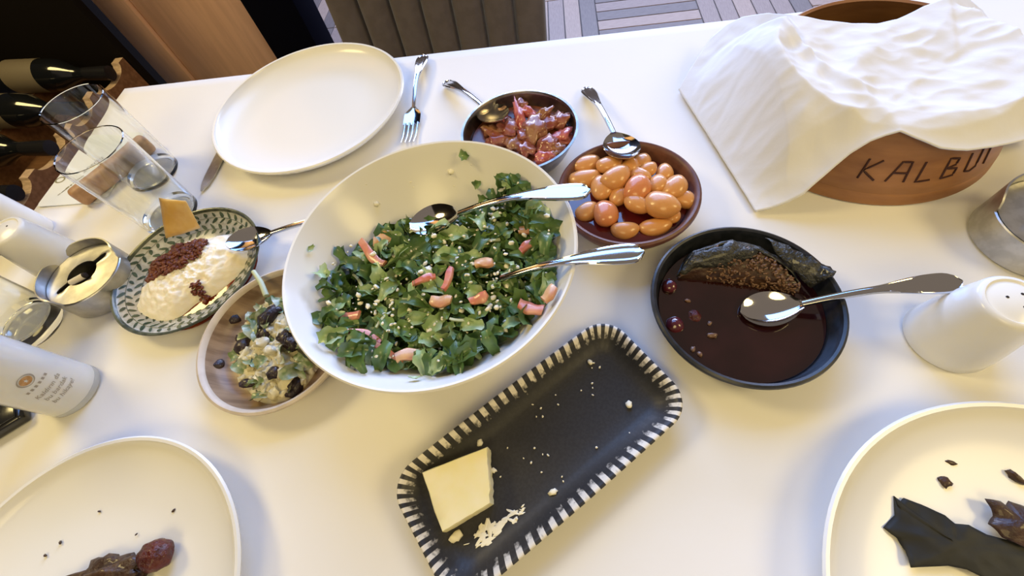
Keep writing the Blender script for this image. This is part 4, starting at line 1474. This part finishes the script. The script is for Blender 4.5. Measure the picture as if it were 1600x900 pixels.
shaker(-.748, .352, .026, .073, .022, 'second white shaker hidden behind the front left shaker')


# ------------------------------------------------------------------ glasses
def glass_prof(rb, rt, h, floor_t=.010, th=.0016):
    return [(0, .0012), (rb * .7, .0006), (rb * .93, 0), (rb, .003), (rb + (rt - rb) * .5, h * .5), (rt, h - .001), (rt - th * .5, h), (rt - th, h - .001),
            (rb + (rt - rb) * .5 - th, h * .5), (rb - th, floor_t + .006), (rb * .8, floor_t + .001), (0, floor_t)]


def tumbler(x, y, rb, rt, h, lab, fl=.010):
    o = link('tumbler', lathe('tumbler', glass_prof(rb, rt, h, fl), 72, 30), M['glass'], None, (x, y, T))
    return tag(o, lab, 'glass', 'clear tumblers')
tumbler(-.537, .370, .037, .0400, .120, 'tall clear tumbler nearest the golden crisp', .0035)
tumbler(-.606, .454, .037, .0400, .125, 'tall clear tumbler standing behind the other one by the wooden block', .0035)
tumbler(-.645, .203, .033, .036, .10, 'clear tumbler cut by the left edge behind the cloudy drink', .014)


# cloudy drink glass with print
GX, GY, GR, GH = -.543, .121, .0295, .135
g = thing('drink_glass', (GX, GY, T), 'narrow glass of cloudy white drink with printed logo at the left edge', 'glass')
link('glass_foot', lathe('glass_foot', [(0, .0005), (GR * .9, 0), (GR, .002), (GR, .008), (0, .008)], 64), M['foot'], g)
link('cloudy_drink', lathe('cloudy_drink', [(0, .0082), (GR, .0082), (GR, .112), (0, .112)], 64), M['milky'], g)
link('glass_wall', lathe('glass_wall', [(GR, .1122), (GR, GH), (GR - .0015, GH), (GR - .0015, .1122)], 64), M['glass'], g)


def text_mesh(s, size, shear=0.0, font_off=0.0):
    cu = bpy.data.curves.new('txt', 'FONT')
    cu.body = s; cu.size = size; cu.shear = shear; cu.align_x = 'CENTER'; cu.resolution_u = 2; cu.offset = font_off
    ob = bpy.data.objects.new('txt', cu)
    COL.objects.link(ob)
    dg = bpy.context.evaluated_depsgraph_get()
    me = bpy.data.meshes.new_from_object(ob.evaluated_get(dg))
    vs = [v.co.copy() for v in me.vertices]; fs = [tuple(p.vertices) for p in me.polygons]
    bpy.data.objects.remove(ob); bpy.data.curves.remove(cu); bpy.data.meshes.remove(me)
    return vs, fs


def wrap(vs, z0, ang, r):
    return [Vector((r * math.cos(ang + v.x / r), r * math.sin(ang + v.x / r), z0 + v.y)) for v in vs]
cam_ang = math.atan2(-GY, -GX)
TXT_A = cam_ang - .10
for s, z, sz in (('Kaldırın da', .0425, .0066), ('bu bardak', .0350, .0066), ('bu hikaye!', .0275, .0066)):
    vs, fs = text_mesh(s, sz, .25)
    me = mesh('printed_text', wrap(vs, z, TXT_A, GR + .0003), fs, False)
    link('printed_text', me, M['grey_print'], g)
vs, fs = [], []
for k in range(6):
    st = len(vs); x = (k - 2.5) * .0042
    vs += [Vector((x - .0011, 0, 0)), Vector((x + .0011, 0, 0)), Vector((x + .0011, .0026, 0)), Vector((x - .0011, .0026, 0))]
    fs.append((st, st + 1, st + 2, st + 3))
link('printed_letters', mesh('printed_letters', wrap(vs, .0535, TXT_A, GR + .0003), fs, False), M['grey_print'], g)
for (r0, r1, mn) in ((.0, .0045, 'gold_print'), (.0058, .0063, 'grey_print')):
    vs, fs = [], []
    for k in range(40):
        a = 2 * math.pi * k / 40
        vs += [Vector((r0 * math.cos(a), r0 * math.sin(a), 0)), Vector((r1 * 1.15 * math.cos(a), r1 * math.sin(a), 0))]
    for k in range(40):
        a, b = 2 * k, 2 * ((k + 1) % 40)
        fs.append((a, a + 1, b + 1, b))
    link('printed_emblem', mesh('printed_emblem', wrap(vs, .0655, TXT_A, GR + .0003), fs, False), M[mn], g)
vs = [Vector((.0016 * math.cos(R(90 + 36 * k)) * (1 if k % 2 == 0 else .45), .0022 * math.sin(R(90 + 36 * k)) * (1 if k % 2 == 0 else .45), 0)) for k in range(10)]
link('printed_star', mesh('printed_star', wrap(vs, .0655, TXT_A, GR + .0005), [tuple(range(10))], False), M['milky'], g)

# ------------------------------------------------------------------ card, wooden holder, black box
cd = thing('printed_card', (0, 0, T), 'cream printed card lying at the far left table edge', 'card')
cp = []
x0, x1, y0, y1 = -.782, -.668, .404, .560
for cx, cy, a0 in ((x1 - .008, y1 - .008, 0), (x0 + .008, y1 - .008, 90), (x0 + .008, y0 + .008, 180), (x1 - .008, y0 + .008, 270)):
    for k in range(6):
        a = R(a0 + 90 * k / 5)
        cp.append((cx + .008 * math.cos(a), cy + .008 * math.sin(a)))
link('card_sheet', prism('card_sheet', cp, .0002, .0016), M['paper'], cd)
vs, fs = text_mesh('SADECE', .0105)
p = P(142, 262, .0018)
rz = Matrix.Rotation(R(58), 4, 'Z')
link('card_text', mesh('card_text', [rz @ v + Vector((p.x, p.y, .0018)) for v in vs], fs, False), M['ink'], cd)
for px, py, wds, mn in ((152, 276, (.006, .004, .007), 'ink'), (114, 287, (.007, .005, .008, .004), 'olive_ink'), (106, 294, (.005, .008, .004), 'olive_ink'), (98, 300, (.006, .004, .006), 'olive_ink')):
    # lines of print too small to read
    p = P(px, py, .0018)
    vs, fs = [], []
    x = -sum(wds) / 2
    for w in wds:
        st = len(vs)
        vs += [rz @ Vector((a, b, 0)) + Vector((p.x, p.y, .0018)) for a, b in ((x, 0), (x + w - .0012, 0), (x + w - .0012, .0016), (x, .0016))]
        fs.append((st, st + 1, st + 2, st + 3)); x += w
    link('card_text', mesh('card_text', vs, fs, False), M[mn], cd)
p = P(94, 281, .0018)
vs, fs = [], []
for k in range(28):
    a = 2 * math.pi * k / 28
    vs += [(p.x + .006 * math.cos(a), p.y + .0045 * math.sin(a), .0018), (p.x + .0088 * math.cos(a), p.y + .0068 * math.sin(a), .0018)]
for k in range(28):
    a, b = 2 * k, 2 * ((k + 1) % 28)
    fs.append((a, a + 1, b + 1, b))
link('card_emblem', mesh('card_emblem', vs, fs, False), M['olive_ink'], cd)
# wooden block
w0, w1 = Vector((-.693, .398, 0)), Vector((-.630, .515, 0))
wl_ = (w1 - w0).length
bo_ = link('wooden_holder', box_mesh('wooden_holder', -wl_ / 2, wl_ / 2, -.010, .010, .0017, .029, .007, 4), M['block_wood'], None, ((w0.x + w1.x) / 2, (w0.y + w1.y) / 2, T), (0, 0, math.atan2(w1.y - w0.y, w1.x - w0.x)))
tag(bo_, 'tan wooden block with rounded corners standing behind the clear tumblers', 'block')
# small black box
p = P(-12, 668, .012)
bb = thing('black_case', (p.x - .012, p.y + .006, T), 'small glossy black case cut off by the left picture edge', 'case', R(38))
link('case_body', box_mesh('case_body', -.035, .035, -.022, .022, 0, .014, .004, 3), M['black_plastic'], bb)
link('case_lid', box_mesh('case_lid', -.032, .032, -.019, .019, .0142, .0165, .001, 2), M['black_plastic'], bb)

# ------------------------------------------------------------------ bread basket and napkin
BC = Vector((.365, .455, T))
bk = thing('bread_basket', BC, 'round wooden bread tub with burnt lettering under the white napkin', 'basket')


def wall_r(z): return .146 - .028 * (z / .076) ** 1.2
pr = [(0, .002), (.138, 0), (.1455, .001), (wall_r(.012), .012), (wall_r(.0135) - .0006, .0135), (wall_r(.015), .015)] + [(wall_r(z), z) for z in (.03, .045, .06, .072)] + [(.1175, .0755), (.115, .0765), (.1115, .075)] + \
    [(wall_r(z) - .007, z) for z in (.06, .04, .02)] + [(.130, .008), (0, .008)]
link('tub', lathe('tub', pr, 96, 35), M['bread_wood'], bk)
GL = {'K': [[(0, 0), (.05, 1)], [(.75, 1), (.05, .42), (.8, 0)]], 'A': [[(0, 0), (.35, 1), (.85, 1), (.9, 0)], [(.15, .45), (.88, .45)]], 'L': [[(.2, 1), (.15, 0), (.85, .05)]],
      'B': [[(.1, 0), (.15, 1), (.7, .9), (.65, .6), (.15, .5), (.8, .4), (.75, .05), (.1, 0)]], 'U': [[(.1, 1), (.1, .1), (.45, 0), (.8, .15), (.85, 1)]], '/': [[(.1, 0), (.15, 1), (.6, .85)]]}
ang0, ang1 = R(-112.5), R(-57)
for k, chh in enumerate('KALBU/'):
    base = ang0 + (ang1 - ang0) * k / 5.4
    items = []
    for stroke in GL[chh]:
        pts = []
        for i in range(len(stroke) - 1):
            for q in range(5):
                t = q / 4
                x = stroke[i][0] + (stroke[i + 1][0] - stroke[i][0]) * t; y = stroke[i][1] + (stroke[i + 1][1] - stroke[i][1]) * t
                z = .028 + .020 * y + .0008 * math.sin(k * 3)
                a = base + x * R(7.6)
                r = wall_r(z) + .0001
                v = (r * math.cos(a), r * math.sin(a), z)
                if not pts or (Vector(v) - Vector(pts[-1])).length > 1e-5: pts.append(v)
        items.append((tube_mesh('stroke', pts, .0011, 6), Matrix.Identity(4)))
    link('burnt_letter', join_meshes('burnt_letter', items), M['burnt'], bk)


def nap_f(x, y):
    r = math.hypot(x - BC.x, y - BC.y); d = r - .118
    z = .084 - .010 * max(0, 1 - (r / .118) ** 2) if d < 0 else .084 - .95 * d
    k = .012
    h = max(k - abs(z - .004), 0) / k
    return max(z, .004) + h * h * k / 4
def Q(px, py, z):
    p = P(px, py, z); return (p.x, p.y, z)
top = [(.169, .529, .005), Q(1078, 108, .012), Q(1110, 60, .024), Q(1135, 40, .036), Q(1160, 27, .050), Q(1200, 21, .068), (.285, .539, .084), (.317, .527, .080), (.346, .518, .078), (.372, .512, .078), (.392, .515, .079), (.422, .528, .083), (.449, .535, .086), (.49, .555, .070), (.53, .57, .045), (.57, .58, .015)]
bot = [(.215, .310, .005), (.23, .310, .009), (.244, .311, .017), (.256, .313, .026), (.266, .319, .036), (.278, .326, .048), (.291, .333, .060), (.305, .337, .070), (.316, .338, .075), (.326, .337, .079), (.342, .329, .075), (.361, .321, .069), (.384, .318, .066), (.409, .322, .065), (.446, .333, .060), (.53, .375, .018)]
TV = [Vector(v) for v in top]; BV = [Vector(v) for v in bot]
nu, nvv = 160, 110
vs, fs = [], []
for i in range(nu):
    u = i / (nu - 1)
    a, b = lerp_path(TV, u), lerp_path(BV, u)
    for j in range(nvv):
        t = j / (nvv - 1)
        p = a.lerp(b, t)
        e = min(t, 1 - t, 1) * 4
        e = min(1, e)
        fz = nap_f(p.x, p.y)
        ul = min(1, u * 7)
        z = p.z + (max(fz, p.z) - p.z) * min(1, e * 1.6) * ul if fz > p.z else p.z
        bulge = .012 * math.sin(math.pi * t) * math.exp(-((u - .16) / .13) ** 2) * ul
        ridge_ = .007 * math.exp(-((u - .40 - .35 * (t - .5)) / .035) ** 2) * math.sin(math.pi * min(1, t * 1.0)) + .006 * math.exp(-((u - .62 + .25 * t) / .05) ** 2) * math.sin(math.pi * t)
        wr = .0035 * noise.noise((p.x * 22, p.y * 14, 2.0)) + .0016 * noise.noise((p.x * 60 + p.y * 30, p.y * 50 - p.x * 20, 5.0))
        q1 = noise.noise((p.x * 16 + p.y * 9, p.y * 13 - p.x * 8, 11.0)); q2 = noise.noise((p.x * 30 - p.y * 24, p.y * 40 + p.x * 12, 21.0))
        wr += .0055 * (.35 - abs(q1)) + .0032 * (.3 - abs(q2))
        wr += .0016 * math.sin((t * 1.15 + .12 * noise.noise((u * 9, t * 5, 0))) * 60) * math.exp(-(u / .09) ** 2) * (.4 + noise.noise((t * 9, 3, 1)))
        wr *= min(1, u * 8 + .15) * (.35 + .65 * e)
        vs.append((p.x, p.y, T + max(z + bulge + ridge_ + wr, .0035)))
for i in range(nu - 1):
    for j in range(nvv - 1):
        a = i * nvv + j
        fs.append((a, a + 1, a + nvv + 1, a + nvv))
o = link('napkin', mesh('napkin', vs, fs, True, 0), M['napkin'])
add_mod(o, 'SOLIDIFY', thickness=.0016, offset=-1)
tag(o, 'crumpled white cloth napkin draped over the wooden bread tub', 'napkin')
